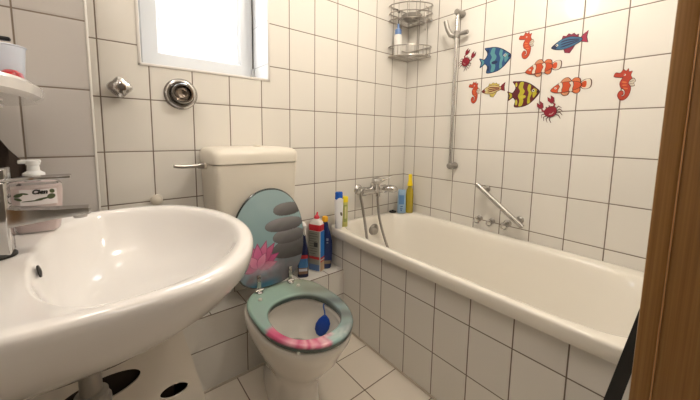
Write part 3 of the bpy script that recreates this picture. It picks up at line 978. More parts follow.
# 2: red, white and blue cleaner bottle
X, Y = -0.766, -0.042
A = -1.12
o2 = thing('cleaner_bottle', 'big white cleaner bottle with red shoulder and grey back label on the ledge', 'bottle', (X, Y, LZ))
rings = [flatring(X, Y, a, c, LZ + z, n, 48, A) for a, c, z, n in ((0.036, 0.024, 0.0005, 6), (0.037, 0.026, 0.004, 6), (0.037, 0.026, 0.240, 6))]
b = MB(); b.loft(rings)
build('bottle', b, mat('bottle_white', (0.80, 0.78, 0.75), 0.35), o2)
rings = [flatring(X, Y, a, c, LZ + z, n, 48, A) for a, c, z, n in ((0.0375, 0.0262, 0.235, 6), (0.0375, 0.0262, 0.264, 6), (0.038, 0.025, 0.269, 5))]
b = MB(); b.loft(rings)
build('shoulder_band', b, mat('band_red', L(196, 34, 48), 0.3), o2)
rings = [flatring(X, Y, a, c, LZ + z, n, 48, A) for a, c, z, n in ((0.037, 0.024, 0.2685, 5), (0.034, 0.022, 0.282, 4), (0.022, 0.017, 0.294, 3), (0.014, 0.013, 0.300, 2))]
b = MB(); b.loft(rings)
build('neck', b, mat('neck_white', (0.80, 0.76, 0.74), 0.35), o2)
b = MB()
b.lathe([(0.015, 0), (0.016, 0.008), (0.012, 0.016), (0.006, 0.022), (0.004, 0.036), (0.002, 0.037)], (X, Y, LZ + 0.298), (0.15, 0, 1), 20)
build('cap', b, mat('cap_red', L(205, 40, 66), 0.3), o2)
f = front_fn(X, Y, 0.0375, 0.0262, 6, A)
b = MB()
patch(b, f, -0.034, 0.034, LZ + 0.03, LZ + 0.233, 0.0008, 0)
patch(b, f, -0.034, 0.034, LZ + 0.075, LZ + 0.09, 0.0014, 1)
patch(b, f, -0.034, 0.034, LZ + 0.01, LZ + 0.045, 0.0014, 2)
for k in range(9):
    patch(b, f, -0.030, 0.010 + 0.018 * ((k * 37) % 10) / 10, LZ + 0.105 + k * 0.014, LZ + 0.108 + k * 0.014, 0.0014, 3)
patch(b, f, 0.0, 0.024, LZ + 0.145, LZ + 0.172, 0.002, 4)
build('back_label', b, [mat('lab_grey', L(150, 150, 140), 0.5), mat('lab_red2', L(190, 50, 55), 0.5), mat('lab_blue', L(90, 120, 170), 0.5), mat('lab_txt', L(90, 92, 92), 0.6), mat('lab_blk', L(60, 62, 66), 0.6)], o2)
# blue side: narrow face that looks towards the bath (+x side, turned)
def sidef(u, v, d):
    # side face at +hx
    x, y = 0.0375 + d, u
    return (X + x * cos(A) - y * sin(A), Y + x * sin(A) + y * cos(A), v)
b = MB()
patch(b, sidef, -0.021, 0.021, LZ + 0.085, LZ + 0.233, 0.0006, 0, 1)
patch(b, sidef, -0.021, 0.021, LZ + 0.058, LZ + 0.085, 0.0006, 1, 1)
patch(b, sidef, -0.021, 0.021, LZ + 0.006, LZ + 0.058, 0.0006, 2, 1)
patch(b, sidef, -0.021, 0.021, LZ + 0.066, LZ + 0.074, 0.0012, 3, 1)
build('side_label', b, [mat('lab_brightblue', L(40, 120, 200), 0.35), mat('lab_red3', L(190, 40, 50), 0.35), mat('lab_tan2', L(190, 160, 130), 0.4), mat('lab_w', L(225, 215, 205), 0.4)], o2)
# 3: navy bottle with orange cap
X, Y = -0.703, -0.046
A = -0.5
o3 = thing('toilet_cleaner', 'dark blue curved bottle with orange yellow cap in the ledge corner', 'bottle', (X, Y, LZ))
rings = []
for a, c, z, dx in ((0.024, 0.020, 0.0005, 0), (0.028, 0.022, 0.005, 0), (0.030, 0.023, 0.05, 0.004), (0.031, 0.023, 0.11, 0.006), (0.029, 0.022, 0.16, 0.006), (0.024, 0.02, 0.20, 0.002), (0.019, 0.017, 0.235, -0.006), (0.016, 0.015, 0.262, -0.008), (0.013, 0.013, 0.275, -0.009)):
    rings.append(flatring(X + dx, Y, a, c, LZ + z, 2.6, 40, A))
b = MB(); b.loft(rings)
build('bottle', b, mat('dark_blue', L(26, 44, 96), 0.25), o3)
b = MB().lathe([(0.017, 0), (0.017, 0.022), (0.014, 0.028), (0.006, 0.031), (0.001, 0.031)], (X - 0.009, Y, LZ + 0.274), (0, 0, 1), 24)
build('cap', b, mat('cap_orange', L(236, 176, 40), 0.35), o3)
f = front_fn(X + 0.005, Y, 0.031, 0.0232, 2.6, A)
b = MB()
patch(b, f, -0.006, 0.006, LZ + 0.165, LZ + 0.18, 0.002, 0)
patch(b, f, -0.005, 0.005, LZ + 0.15, LZ + 0.158, 0.002, 0)
build('label', b, mat('lab_pale', L(120, 135, 165), 0.5), o3)
b = MB()
patch(b, f, -0.020, 0.020, LZ + 0.03, LZ + 0.05, 0.002, 0)
build('label', b, mat('lab_brown', L(120, 105, 85), 0.5), o3)
# on the bath rim corner
RZ = 0.5755
X, Y = -0.652, -0.094
o4 = thing('white_bottle', 'slim white bottle with blue cap on the bath rim corner', 'bottle', (X, Y, RZ))
rings = [flatring(X, Y, a, c, RZ + z, 2.6, 36, -0.4) for a, c, z in ((0.018, 0.014, 0.0005), (0.020, 0.016, 0.004), (0.023, 0.017, 0.08), (0.025, 0.018, 0.150), (0.025, 0.018, 0.165))]
b = MB(); b.loft(rings)
build('bottle', b, mat('bottle_white2', (0.78, 0.79, 0.82), 0.3), o4)
rings = [flatring(X, Y, a, c, RZ + z, 2.6, 36, -0.4) for a, c, z in ((0.019, 0.014, 0.165), (0.022, 0.016, 0.167), (0.021, 0.015, 0.203), (0.018, 0.013, 0.208))]
b = MB(); b.loft(rings)
build('cap', b, mat('cap_blue', L(24, 82, 170), 0.25), o4)
f = front_fn(X, Y, 0.0245, 0.0175, 2.6, -0.4)
b = MB()
blob(b, f, 0.002, RZ + 0.165, 0.017, 0.012, 0.002, 0)
build('cap_tongue', b, mat('pr_white', (0.78, 0.79, 0.82), 0.3), o4)
b = MB()
blob(b, f, 0.010, RZ + 0.085, 0.006, 0.012, 0.002, 0, 0.3)
build('print', b, mat('pr_dark', L(90, 84, 76), 0.4), o4)
X, Y = -0.606, -0.090
o5 = thing('yellow_tube', 'slim pale yellow bottle with bright yellow cap beside the white bottle', 'bottle', (X, Y, RZ))
rings = [flatring(X, Y, a, a * 0.8, RZ + z, 2.6, 32, -0.3) for a, z in ((0.016, 0.0005), (0.0175, 0.003), (0.0175, 0.145))]
b = MB(); b.loft(rings)
build('bottle', b, mat('pale_yellow', L(196, 192, 112), 0.35), o5)
rings = [flatring(X, Y, a, a * 0.8, RZ + z, 2.6, 32, -0.3) for a, z in ((0.0185, 0.144), (0.0185, 0.172), (0.016, 0.176))]
b = MB(); b.loft(rings)
build('cap', b, mat('cap_yellow', L(240, 216, 40), 0.35), o5)
f = front_fn(X, Y, 0.0175, 0.014, 2.6, -0.3)
b = MB()
patch(b, f, -0.011, 0.011, RZ + 0.03, RZ + 0.13, 0.0008, 0)
patch(b, f, -0.006, 0.006, RZ + 0.05, RZ + 0.12, 0.0014, 1)
build('label', b, [mat('lab_green', L(150, 160, 90), 0.4), mat('lab_cream', L(205, 200, 150), 0.4)], o5)
# far corner
X, Y = -0.104, -0.080
o6 = thing('shampoo_bottle', 'light blue shampoo bottle on the bath rim by the far corner', 'bottle', (X, Y, RZ))
A = -0.7
rings = [flatring(X, Y, a, c, RZ + z, 3.5, 36, A) for a, c, z in ((0.026, 0.015, 0.0005), (0.029, 0.017, 0.004), (0.027, 0.016, 0.10), (0.024, 0.013, 0.158), (0.023, 0.012, 0.16))]
b = MB(); b.loft(rings)
build('bottle', b, mat('light_blue', L(150, 180, 208), 0.3), o6)
f = front_fn(X, Y, 0.029, 0.017, 3.5, A)
b = MB()
patch(b, f, -0.020, 0.014, RZ + 0.062, RZ + 0.125, 0.0008, 0)
build('label', b, [mat('lab_midblue', L(96, 140, 190), 0.4)], o6)
b = MB()
for k, (cu, cv) in enumerate(((-0.006, 0.046), (0.002, 0.048), (-0.008, 0.034), (0.001, 0.032), (-0.003, 0.018), (-0.005, 0.024))):
    patch(b, f, cu - 0.004, cu + 0.004, RZ + cv - 0.003, RZ + cv + 0.003, 0.0012, 0, 2)
build('print', b, mat('lab_navy', L(50, 90, 150), 0.4), o6)
X, Y = -0.052, -0.105
o7 = thing('yellow_spray_bottle', 'clear bottle of yellow liquid with bright yellow pump in the bath corner', 'spray bottle', (X, Y, RZ))
b = MB().lathe([(0.024, 0.0005), (0.026, 0.004), (0.026, 0.12), (0.022, 0.155), (0.013, 0.178), (0.012, 0.19)], (X, Y, RZ), (0, 0, 1), 32)
build('bottle', b, mat('yellow_liquid', L(206, 184, 62), 0.15, trans=0.35), o7)
b = MB().lathe([(0.019, 0.186), (0.0185, 0.196), (0.013, 0.220), (0.012, 0.228), (0.0125, 0.262), (0.010, 0.265), (0.001, 0.265)], (X, Y, RZ), (0, 0, 1), 28)
build('pump', b, mat('pump_yellow', L(240, 212, 30), 0.3), o7)
o = rebase(build('drain_plug', MB().lathe([(0.024, 0.0), (0.026, 0.004), (0.022, 0.009), (0.008, 0.011), (0.007, 0.016), (0.001, 0.017)], (-0.140, -0.034, RZ), (0, 0, 1), 28), m_black), (-0.140, -0.034, RZ))
tag(o, 'black rubber drain plug lying on the bath rim by the light blue bottle', 'plug')

# ---------------------------------------------------------------- bath mixer
MZ = 0.758
mx = thing('bath_mixer', 'chrome wall mixer tap with lever above the head of the bathtub', 'tap', (-0.35, 0, MZ))
for x in (-0.430, -0.275):
    b = MB()
    b.lathe([(0.032, 0), (0.032, 0.003), (0.028, 0.008), (0.017, 0.014), (0.016, 0.06)], (x, -0.0005, MZ), (0, -1, 0), 28)
    build('wall_rosette', b, m_chrome, mx)
b = MB()
b.tube([(-0.475, -0.07, MZ), (-0.468, -0.07, MZ), (-0.44, -0.07, MZ), (-0.42, -0.07, MZ), (-0.30, -0.07, MZ), (-0.26, -0.07, MZ), (-0.255, -0.07, MZ)], [0.020, 0.027, 0.028, 0.024, 0.024, 0.027, 0.024], 24)
b.lathe([(0.028, -0.024), (0.032, 0.0), (0.031, 0.028), (0.026, 0.038)], (-0.352, -0.072, MZ + 0.01), (0, 0, 1), 28)
b.lathe([(0.014, 0.0), (0.014, 0.025), (0.010, 0.03)], (-0.335, -0.082, MZ - 0.04), (0, 0, 1), 20)
build('body', b, m_chrome, mx)
b = MB()   # single lever on top, rising to the right
rings = []
for t, w, h in ((0, 0.026, 0.022), (0.25, 0.026, 0.026), (0.45, 0.018, 0.012), (0.7, 0.012, 0.006), (0.9, 0.010, 0.004), (1.0, 0.007, 0.003)):
    cx_ = -0.372 + 0.115 * t; cy_ = -0.075 - 0.05 * t; cz_ = MZ + 0.056 + 0.034 * t ** 2
    rings.append([(cx_ + 0.3 * w * sin(a), cy_ + w * 0.9 * sin(a), cz_ + h * cos(a)) for a in [2 * pi * i / 16 for i in range(16)]])
b.loft(rings)
build('lever', b, m_chrome, mx)
b = MB()   # spout, egg shaped, pointing right and forward
rings = []
d = Vector((0.60, -0.80, -0.05)).normalized(); side = d.cross(Vector((0, 0, 1))).normalized(); up_ = side.cross(d)
for t, r in ((0, 0.018), (0.2, 0.024), (0.45, 0.029), (0.7, 0.028), (0.88, 0.019), (1.0, 0.004)):
    c_ = Vector((-0.285, -0.075, MZ + 0.008)) + d * (0.098 * t)
    rings.append([c_ + side * (r * cos(a)) + up_ * (r * 0.85 * sin(a)) for a in [2 * pi * i / 20 for i in range(20)]])
b.loft(rings)
build('spout', b, m_chrome, mx)
# shower hose looping into the tub
hose = MB()
pts = spline([(-0.335, -0.082, MZ - 0.042), (-0.334, -0.086, 0.66), (-0.338, -0.112, 0.56), (-0.322, -0.16, 0.42), (-0.30, -0.22, 0.31), (-0.33, -0.27, 0.25), (-0.40, -0.29, 0.235), (-0.455, -0.25, 0.26), (-0.470, -0.20, 0.34), (-0.474, -0.15, 0.46), (-0.470, -0.115, 0.58), (-0.478, -0.098, 0.68), (-0.486, -0.090, MZ - 0.015), (-0.480, -0.092, MZ + 0.012), (-0.462, -0.088, MZ + 0.018)], 16)
hose.tube(pts, [0.0078 + 0.0008 * (i % 2) for i in range(len(pts))], 10)
o = rebase(build('shower_hose', hose, m_chrome_dull, angle=80), (-0.35, -0.15, 0.168))
tag(o, 'grey metal shower hose looping down from the bath mixer into the tub', 'hose')

# ---------------------------------------------------------------- shower rail on right wall
rail = thing('shower_rail', 'vertical chrome shower rail with hand shower bracket on the right wall', 'shower rail', (-0.04, -0.405, 0.92))
RYy, RXx = -0.405, -0.052
b = MB().tube([(RXx, RYy, 0.905), (RXx, RYy, 1.82)], 0.0105, 20)
build('pole', b, m_chrome, rail)
for z in (1.806, 0.925):
    b = MB()
    b.tube([(-0.0005, RYy, z), (-0.012, RYy, z), (-0.03, RYy, z), (-0.052, RYy, z), (-0.066, RYy, z), (-0.070, RYy, z)], [0.020, 0.020, 0.014, 0.016, 0.016, 0.012], 24)
    build('wall_mount', b, m_grey, rail)
b = MB()
b.tube([(RXx, RYy, 1.665), (RXx, RYy, 1.70)], 0.0165, 20)
b.tube([(-0.045, RYy - 0.012, 1.685), (-0.035, RYy - 0.045, 1.69), (-0.035, RYy - 0.058, 1.69)], [0.010, 0.013, 0.012], 16)
slider = build('slider', b, m_grey, rail)
b = MB()
b.tube([(-0.06, RYy + 0.012, 1.675), (-0.068, RYy + 0.03, 1.685), (-0.074, RYy + 0.045, 1.715), (-0.08, RYy + 0.058, 1.765)], [0.013, 0.015, 0.014, 0.013], 16)
build('holder', b, m_grey, slider)

# ---------------------------------------------------------------- corner basket
bk = thing('corner_basket', 'two tier chrome wire shower basket hanging in the tiled corner', 'basket', (-0.08, -0.08, 1.60))
def tier_path(z, R=0.20, q=0.008):
    pts = [(-q, -q, z), (-R, -q, z)]
    for i in range(1, 12):
        t = (pi / 2) * i / 12
        pts.append((-q - R * cos(t) * 1.02 , -q - R * sin(t) * 1.02, z))
    pts.append((-q, -R, z))
    return pts
for z0, zs in ((1.822, (1.825, 1.868, 1.915)), (1.600, (1.603, 1.663))):
    b = MB()
    for z in zs:
        P_ = tier_path(z)
        b.tube(P_ + [P_[0]], 0.0032, 8)
    P_ = tier_path(zs[0])
    for k in range(2, 13, 2):
        x, y, _ = P_[k]
        b.tube([(x, y, zs[0]), (x, y, zs[-1])], 0.0022, 6)
    b.tube([(-0.010, -0.010, zs[0]), (-0.010, -0.010, zs[-1])], 0.0026, 6)
    # bottom wires
    for k in range(1, 14):
        a = 0.2 * k / 14
        ym = math.sqrt(max(0, 0.204 ** 2 - a * a))
        b.tube([(-0.008 - a, -0.008, zs[0]), (-0.008 - a, -0.008 - ym, zs[0])], 0.0016, 6)
    for a in (0.07, 0.14):
        ym = math.sqrt(0.204 ** 2 - a * a)
        b.tube([(-0.008, -0.008 - a, zs[0] - 0.003), (-0.008 - ym, -0.008 - a, zs[0] - 0.003)], 0.002, 6)
    build('tier', b, m_wire, bk)
b = MB()
for x, y in ((-0.008, -0.085), (-0.085, -0.008), (-0.008, -0.165)):
    b.tube([(x, y, 1.60), (x, y, 1.915)], 0.0028, 6)
b.tube(spline([(-0.013, -0.165, 1.905), (-0.03, -0.165, 1.915), (-0.035, -0.165, 1.89), (-0.035, -0.165, 1.79), (-0.028, -0.165, 1.77)], 5), 0.0022, 6)
build('upright', b, m_wire, bk)
sd = thing('soap_dish', 'grey oval soap dish in the upper tier of the wire basket', 'soap dish', (-0.10, -0.10, 1.8285))
b = MB().lathe([(0.025, 0.0), (0.042, 0.003), (0.058, 0.018), (0.063, 0.030), (0.060, 0.030), (0.054, 0.020), (0.036, 0.008), (0.001, 0.006)], (-0.095, -0.105, 1.8285), (0, 0, 1), 32)
build('dish', b, mat('grey_dish', (0.33, 0.31, 0.28), 0.3), sd)
b = MB().lathe([(0.02, 0.008), (0.035, 0.014), (0.037, 0.026), (0.028, 0.035), (0.001, 0.037)], (-0.095, -0.105, 1.8285), (0, 0, 1), 28)
build('soap_bar', b, mat('soap_bar', (0.55, 0.50, 0.44), 0.5), sd)
X, Y = -0.166, -0.058
wb = thing('lotion_bottle', 'white bottle with blue collar and black pump in the wire basket', 'bottle', (X, Y, 1.607))
b = MB().lathe([(0.023, 0), (0.025, 0.003), (0.025, 0.122), (0.021, 0.130)], (X, Y, 1.6065), (0, 0, 1), 28)
build('bottle', b, noisy(mat('lotion_white', (0.78, 0.76, 0.72), 0.35), 60, 0.12), wb)
b = MB().lathe([(0.021, 0), (0.021, 0.030), (0.017, 0.034), (0.008, 0.040), (0.007, 0.066)], (X, Y, 1.7365), (0, 0, 1), 28)
build('collar', b, mat('collar_blue', L(100, 130, 180), 0.3), wb)
b = MB().tube([(X, Y, 1.80), (X, Y, 1.876)], 0.003, 10)
b.lathe([(0.008, 0), (0.009, 0.012), (0.005, 0.016)], (X, Y, 1.872), (0, 0, 1), 16)
b.tube([(X, Y, 1.878), (X - 0.03, Y - 0.012, 1.880)], 0.004, 8)
build('pump', b, m_black, wb)

# ---------------------------------------------------------------- grab bar and wall hooks
gb = thing('grab_bar', 'slanted chrome grab bar on the right wall above the tub', 'grab bar', (-0.03, -0.70, 0.74))
P, Q = Vector((-0.052, -0.582, 0.836)), Vector((-0.052, -0.832, 0.652))
b = MB().tube([P, Q], 0.0135, 20)
build('bar', b, m_chrome, gb)
for t in (0.13, 0.87):
    c_ = P.lerp(Q, t)
    b = MB().tube([(-0.0005, c_.y, c_.z), (-0.010, c_.y, c_.z), (-0.014, c_.y, c_.z), (-0.05, c_.y, c_.z)], [0.019, 0.018, 0.014, 0.013], 20)
    build('mount', b, m_chrome_dull, gb)
for i, (y, z, s_, lb) in enumerate(((-0.583, 0.636, 1.0, 'chrome wall hook farthest left of the three under the grab bar'), (-0.655, 0.635, 0.95, 'middle chrome wall hook of the three under the grab bar'), (-0.738, 0.642, 1.2, 'larger chrome wall hook nearest the lower end of the grab bar'))):
    h = thing('wall_hook', lb, 'hook', (0, y, z), 'chrome hooks above the tub')
    b = MB().lathe([(0.017 * s_, 0), (0.017 * s_, 0.004), (0.010 * s_, 0.008), (0.008 * s_, 0.018)], (-0.0005, y, z), (-1, 0, 0), 24)
    build('rosette', b, m_chrome_dull, h)
    b = MB()
    pts = spline([(-0.016, y, z), (-0.026, y + 0.002, z + 0.008 * s_), (-0.034, y + 0.010 * s_, z + 0.002), (-0.036, y + 0.016 * s_, z - 0.014 * s_), (-0.030, y + 0.010 * s_, z - 0.026 * s_), (-0.026, y - 0.004 * s_, z - 0.022 * s_), (-0.024, y - 0.008 * s_, z - 0.010 * s_)], 6)
    b.tube(pts, 0.0042 * s_, 10)
    build('hook', b, m_chrome, h)

# ---------------------------------------------------------------- wall stickers
def smooth2(pts, n=5):
    return [(p[0], p[1]) for p in spline([(x, y, 0) for x, y in pts], n, True)]
def tess(pts):
    from mathutils.geometry import tessellate_polygon
    return tessellate_polygon([[Vector((x, y, 0)) for x, y in pts]])
def sticker(name, label, cat, u, v, hu, hv, layers, rot=0.0, flip=False, group=None):
    """u runs to the right along the right wall (u = -y); layers = (outline, colour, smooth)"""
    b = MB(); mats = []
    names = {}
    hu *= 0.95; hv *= 0.97
    cr, sr_ = cos(rot), sin(rot)
    for k, (pts, colr, sm) in enumerate(layers):
        if sm: pts = smooth2(pts)
        P_ = []
        for x, y in pts:
            x, y = x * hu * (-1 if flip else 1), y * hv
            P_.append((u + x * cr - y * sr_, v + x * sr_ + y * cr))
        if colr not in names:
            names[colr] = len(mats); mats.append(mat('sticker_ink', L(*[c_ * 0.9 for c_ in colr]), 0.4))
        mi = names[colr]
        d = 0.0006 + 0.00022 * k
        n = len(P_)
        vs = [(-d, -a, c) for a, c in P_] + [(-0.0001, -a, c) for a, c in P_]
        fs = [tuple(t) for t in tess(P_)] + [(i, (i + 1) % n, n + (i + 1) % n, n + i) for i in range(n)]
        b.add(vs, fs, mi)
    me = bpy.data.meshes.new(name)
    me.from_pydata(b.v, [], b.f)
    for m in mats: me.materials.append(m)
    for p, i in zip(me.polygons, b.m): p.material_index = i
    o = bpy.data.objects.new(name, me); C.objects.link(o)
    rebase(o, (0, -u, v))
    tag(o, label, cat, group)
    return o
def grow(pts, g=0.06):
    cx = sum(p[0] for p in pts) / len(pts); cy = sum(p[1] for p in pts) / len(pts)
    out = []
    n = len(pts)
    area = sum(pts[i][0] * pts[(i + 1) % n][1] - pts[(i + 1) % n][0] * pts[i][1] for i in range(n))
    s = 1 if area > 0 else -1
    for i in range(n):
        a, c_, d_ = Vector(pts[i - 1]), Vector(pts[i]), Vector(pts[(i + 1) % n])
        t = (d_ - a).normalized()
        nn = Vector((t.y, -t.x)) * s
        out.append((c_.x + nn.x * g, c_.y + nn.y * g))
    return out
def ell(cx, cy, rx, ry, n=16, a=0.0):
    return [(cx + rx * cos(t) * cos(a) - ry * sin(t) * sin(a), cy + rx * cos(t) * sin(a) + ry * sin(t) * cos(a)) for t in [2 * pi * i / n for i in range(n)]]
def stroke(pts, w):
    P_ = [Vector((x, y)) for x, y in pts]
    l, r = [], []
    for i, p in enumerate(P_):
        t = (P_[min(i + 1, len(P_) - 1)] - P_[max(i - 1, 0)]).normalized()
        nn = Vector((-t.y, t.x)) * w * (1 if i < len(P_) - 1 else 0.5)
        l.append((p.x + nn.x, p.y + nn.y)); r.append((p.x - nn.x, p.y - nn.y))
    return l + r[::-1]
GRP = 'sea animal stickers on the tiles'
def angelfish(c1, c2, c3, dark):
    body = [(0.97, -0.02), (0.72, 0.34), (0.38, 0.66), (0.02, 0.86), (-0.35, 0.93), (-0.62, 0.98), (-0.47, 0.70), (-0.44, 0.45), (-0.58, 0.18), (-0.74, 0.12), (-0.97, 0.28), (-0.86, -0.06), (-0.94, -0.42), (-0.72, -0.24), (-0.58, -0.22), (-0.44, -0.5), (-0.50, -0.92), (-0.1, -0.96), (0.3, -0.84), (0.68, -0.5)]
    Ls = [(grow(body, 0.05), dark, True), (body, c1, True)]
    Ls += [([(-0.15, 0.86), (0.05, 0.82), (0.0, 0.45), (0.12, 0.15), (-0.02, -0.2), (0.05, -0.55), (-0.05, -0.90), (-0.25, -0.9), (-0.2, -0.5), (-0.3, -0.15), (-0.18, 0.2), (-0.28, 0.5)], c2, True),
           ([(0.36, 0.62), (0.50, 0.50), (0.46, 0.2), (0.55, -0.05), (0.45, -0.4), (0.46, -0.70), (0.30, -0.78), (0.30, -0.4), (0.36, 0.0), (0.28, 0.3)], c2, True),
           ([(-0.72, 0.08), (-0.90, 0.16), (-0.82, -0.06), (-0.88, -0.3), (-0.70, -0.16)], c2, True),
           ([(0.66, 0.30), (0.90, 0.02), (0.66, -0.40), (0.60, -0.05)], c2, True),
           (ell(0.0, -0.25, 0.20, 0.13), c3, False), (ell(-0.40, -0.62, 0.07, 0.22), c3, False), (ell(-0.42, 0.72, 0.06, 0.16), c3, False),
           (ell(0.64, 0.12, 0.085, 0.095), (235, 235, 225), False), (ell(0.65, 0.12, 0.045, 0.055), (20, 20, 25), False),
           ([(0.84, -0.10), (1.02, 0.0), (0.84, 0.12)], dark, False)]
    return Ls
sticker('angelfish_sticker', 'blue and teal striped angelfish sticker on the right wall', 'sticker', 0.610, 1.520, 0.090, 0.072, angelfish((40, 84, 140), (92, 158, 168), (28, 50, 96), (20, 34, 66)), 0.05, group=GRP)
sticker('angelfish_sticker', 'yellow and maroon striped angelfish sticker in the lower row', 'sticker', 0.766, 1.324, 0.080, 0.069, angelfish((104, 26, 38), (196, 186, 44), (206, 196, 60), (50, 18, 24)), 0.04, group=GRP)
def seahorse(col, dark):
    body = [(-0.95, 0.60), (-0.80, 0.78), (-0.40, 0.74), (-0.15, 0.95), (0.10, 0.84), (0.28, 0.98), (0.36, 0.78), (0.62, 0.80), (0.52, 0.56), (0.66, 0.38), (0.44, 0.22), (0.40, 0.02), (0.60, -0.18), (0.62, -0.44), (0.46, -0.78), (0.10, -0.98), (-0.26, -0.92), (-0.44, -0.66), (-0.28, -0.44), (-0.02, -0.46), (0.04, -0.62), (-0.12, -0.70), (-0.02, -0.80), (0.20, -0.66), (0.12, -0.34), (-0.22, -0.16), (-0.34, 0.10), (-0.20, 0.34), (-0.10, 0.48), (-0.40, 0.50)]
    fin = [(0.42, 0.18), (0.80, 0.34), (0.98, 0.16), (0.84, 0.06), (0.94, -0.10), (0.72, -0.12), (0.46, -0.06)]
    return [(grow(fin, 0.05), (110, 90, 80), True), (fin, (226, 214, 196), True), (grow(body, 0.05), dark, True), (body, col, True),
            ([(-0.12, 0.22), (0.22, 0.16), (0.20, 0.08), (-0.14, 0.12)], (232, 120, 66), True), ([(-0.10, 0.00), (0.26, -0.02), (0.26, -0.09), (-0.08, -0.08)], (232, 120, 66), True), ([(0.0, -0.2), (0.38, -0.24), (0.34, -0.32), (0.05, -0.28)], (232, 120, 66), True),
            (ell(0.02, 0.62, 0.09, 0.06), (240, 230, 215), False), (ell(0.0, 0.62, 0.045, 0.03), (25, 15, 15), False), (stroke([(0.5, 0.14), (0.85, 0.2)], 0.015), (110, 90, 80), False), (stroke([(0.5, 0.02), (0.85, 0.0)], 0.015), (110, 90, 80), False)]
sh = seahorse((208, 78, 44), (120, 40, 26))
sticker('seahorse_sticker', 'orange seahorse sticker in the top row beside the blue angelfish', 'sticker', 0.764, 1.560, 0.038, 0.066, sh, group=GRP)
sticker('seahorse_sticker', 'small orange seahorse sticker in the lower row next to the shower rail', 'sticker', 0.502, 1.353, 0.036, 0.062, sh, group=GRP)
sticker('seahorse_sticker', 'red orange seahorse sticker farthest right, nearest the wooden door frame', 'sticker', 1.153, 1.326, 0.037, 0.064, seahorse((196, 66, 44), (110, 34, 28)), group=GRP)
# slim fish facing left
def slimfish(body_c, stripe, fin_c, dark, tail_c):
    body = [(-0.98, -0.12), (-0.70, 0.16), (-0.35, 0.36), (0.05, 0.40), (0.40, 0.26), (0.66, 0.10), (0.66, -0.08), (0.35, -0.26), (0.0, -0.40), (-0.4, -0.42), (-0.78, -0.30)]
    top = [(-0.45, 0.28), (-0.32, 0.62), (-0.16, 0.52), (-0.02, 0.68), (0.12, 0.54), (0.26, 0.62), (0.36, 0.44), (0.50, 0.46), (0.50, 0.20), (0.1, 0.30)]
    tail = [(0.60, 0.10), (0.80, 0.36), (1.0, 0.56), (0.92, 0.10), (0.98, -0.34), (0.78, -0.20), (0.60, -0.10)]
    bot = [(-0.30, -0.36), (-0.22, -0.74), (0.02, -0.84), (0.20, -0.52), (0.36, -0.24), (0.0, -0.32)]
    Ls = []
    for s in (top, bot, tail): Ls.append((grow(s, 0.04), dark, False))
    Ls += [(top, fin_c, False), (bot, fin_c, False), (tail, tail_c, False), (grow(body, 0.045), dark, True), (body, body_c, True)]
    for y in (0.20, 0.0, -0.20):
        Ls.append(([(-0.45, y - 0.02), (-0.1, y + 0.06), (0.5, y * 0.4 + 0.03), (0.5, y * 0.4 - 0.03), (-0.1, y - 0.05), (-0.42, y - 0.08)], stripe, True))
    Ls += [([(-0.98, -0.12), (-0.76, 0.10), (-0.66, -0.08), (-0.76, -0.29)], stripe, True), (ell(-0.68, -0.02, 0.07, 0.09), (240, 235, 220), False), (ell(-0.69, -0.02, 0.03, 0.045), (15, 15, 20), False)]
    return Ls
sticker('fish_sticker', 'blue fish sticker with crimson fins at the top right', 'sticker', 0.948, 1.536, 0.073, 0.058, slimfish((58, 110, 150), (28, 44, 84), (142, 26, 60), (30, 24, 50), (170, 34, 72)), 0.07, group=GRP)
sticker('fish_sticker', 'cream fish sticker with dark red stripes between seahorse and yellow angelfish', 'sticker', 0.612, 1.361, 0.066, 0.052, slimfish((226, 206, 138), (130, 30, 34), (216, 196, 96), (90, 40, 34), (140, 28, 44)), 0.03, group=GRP)
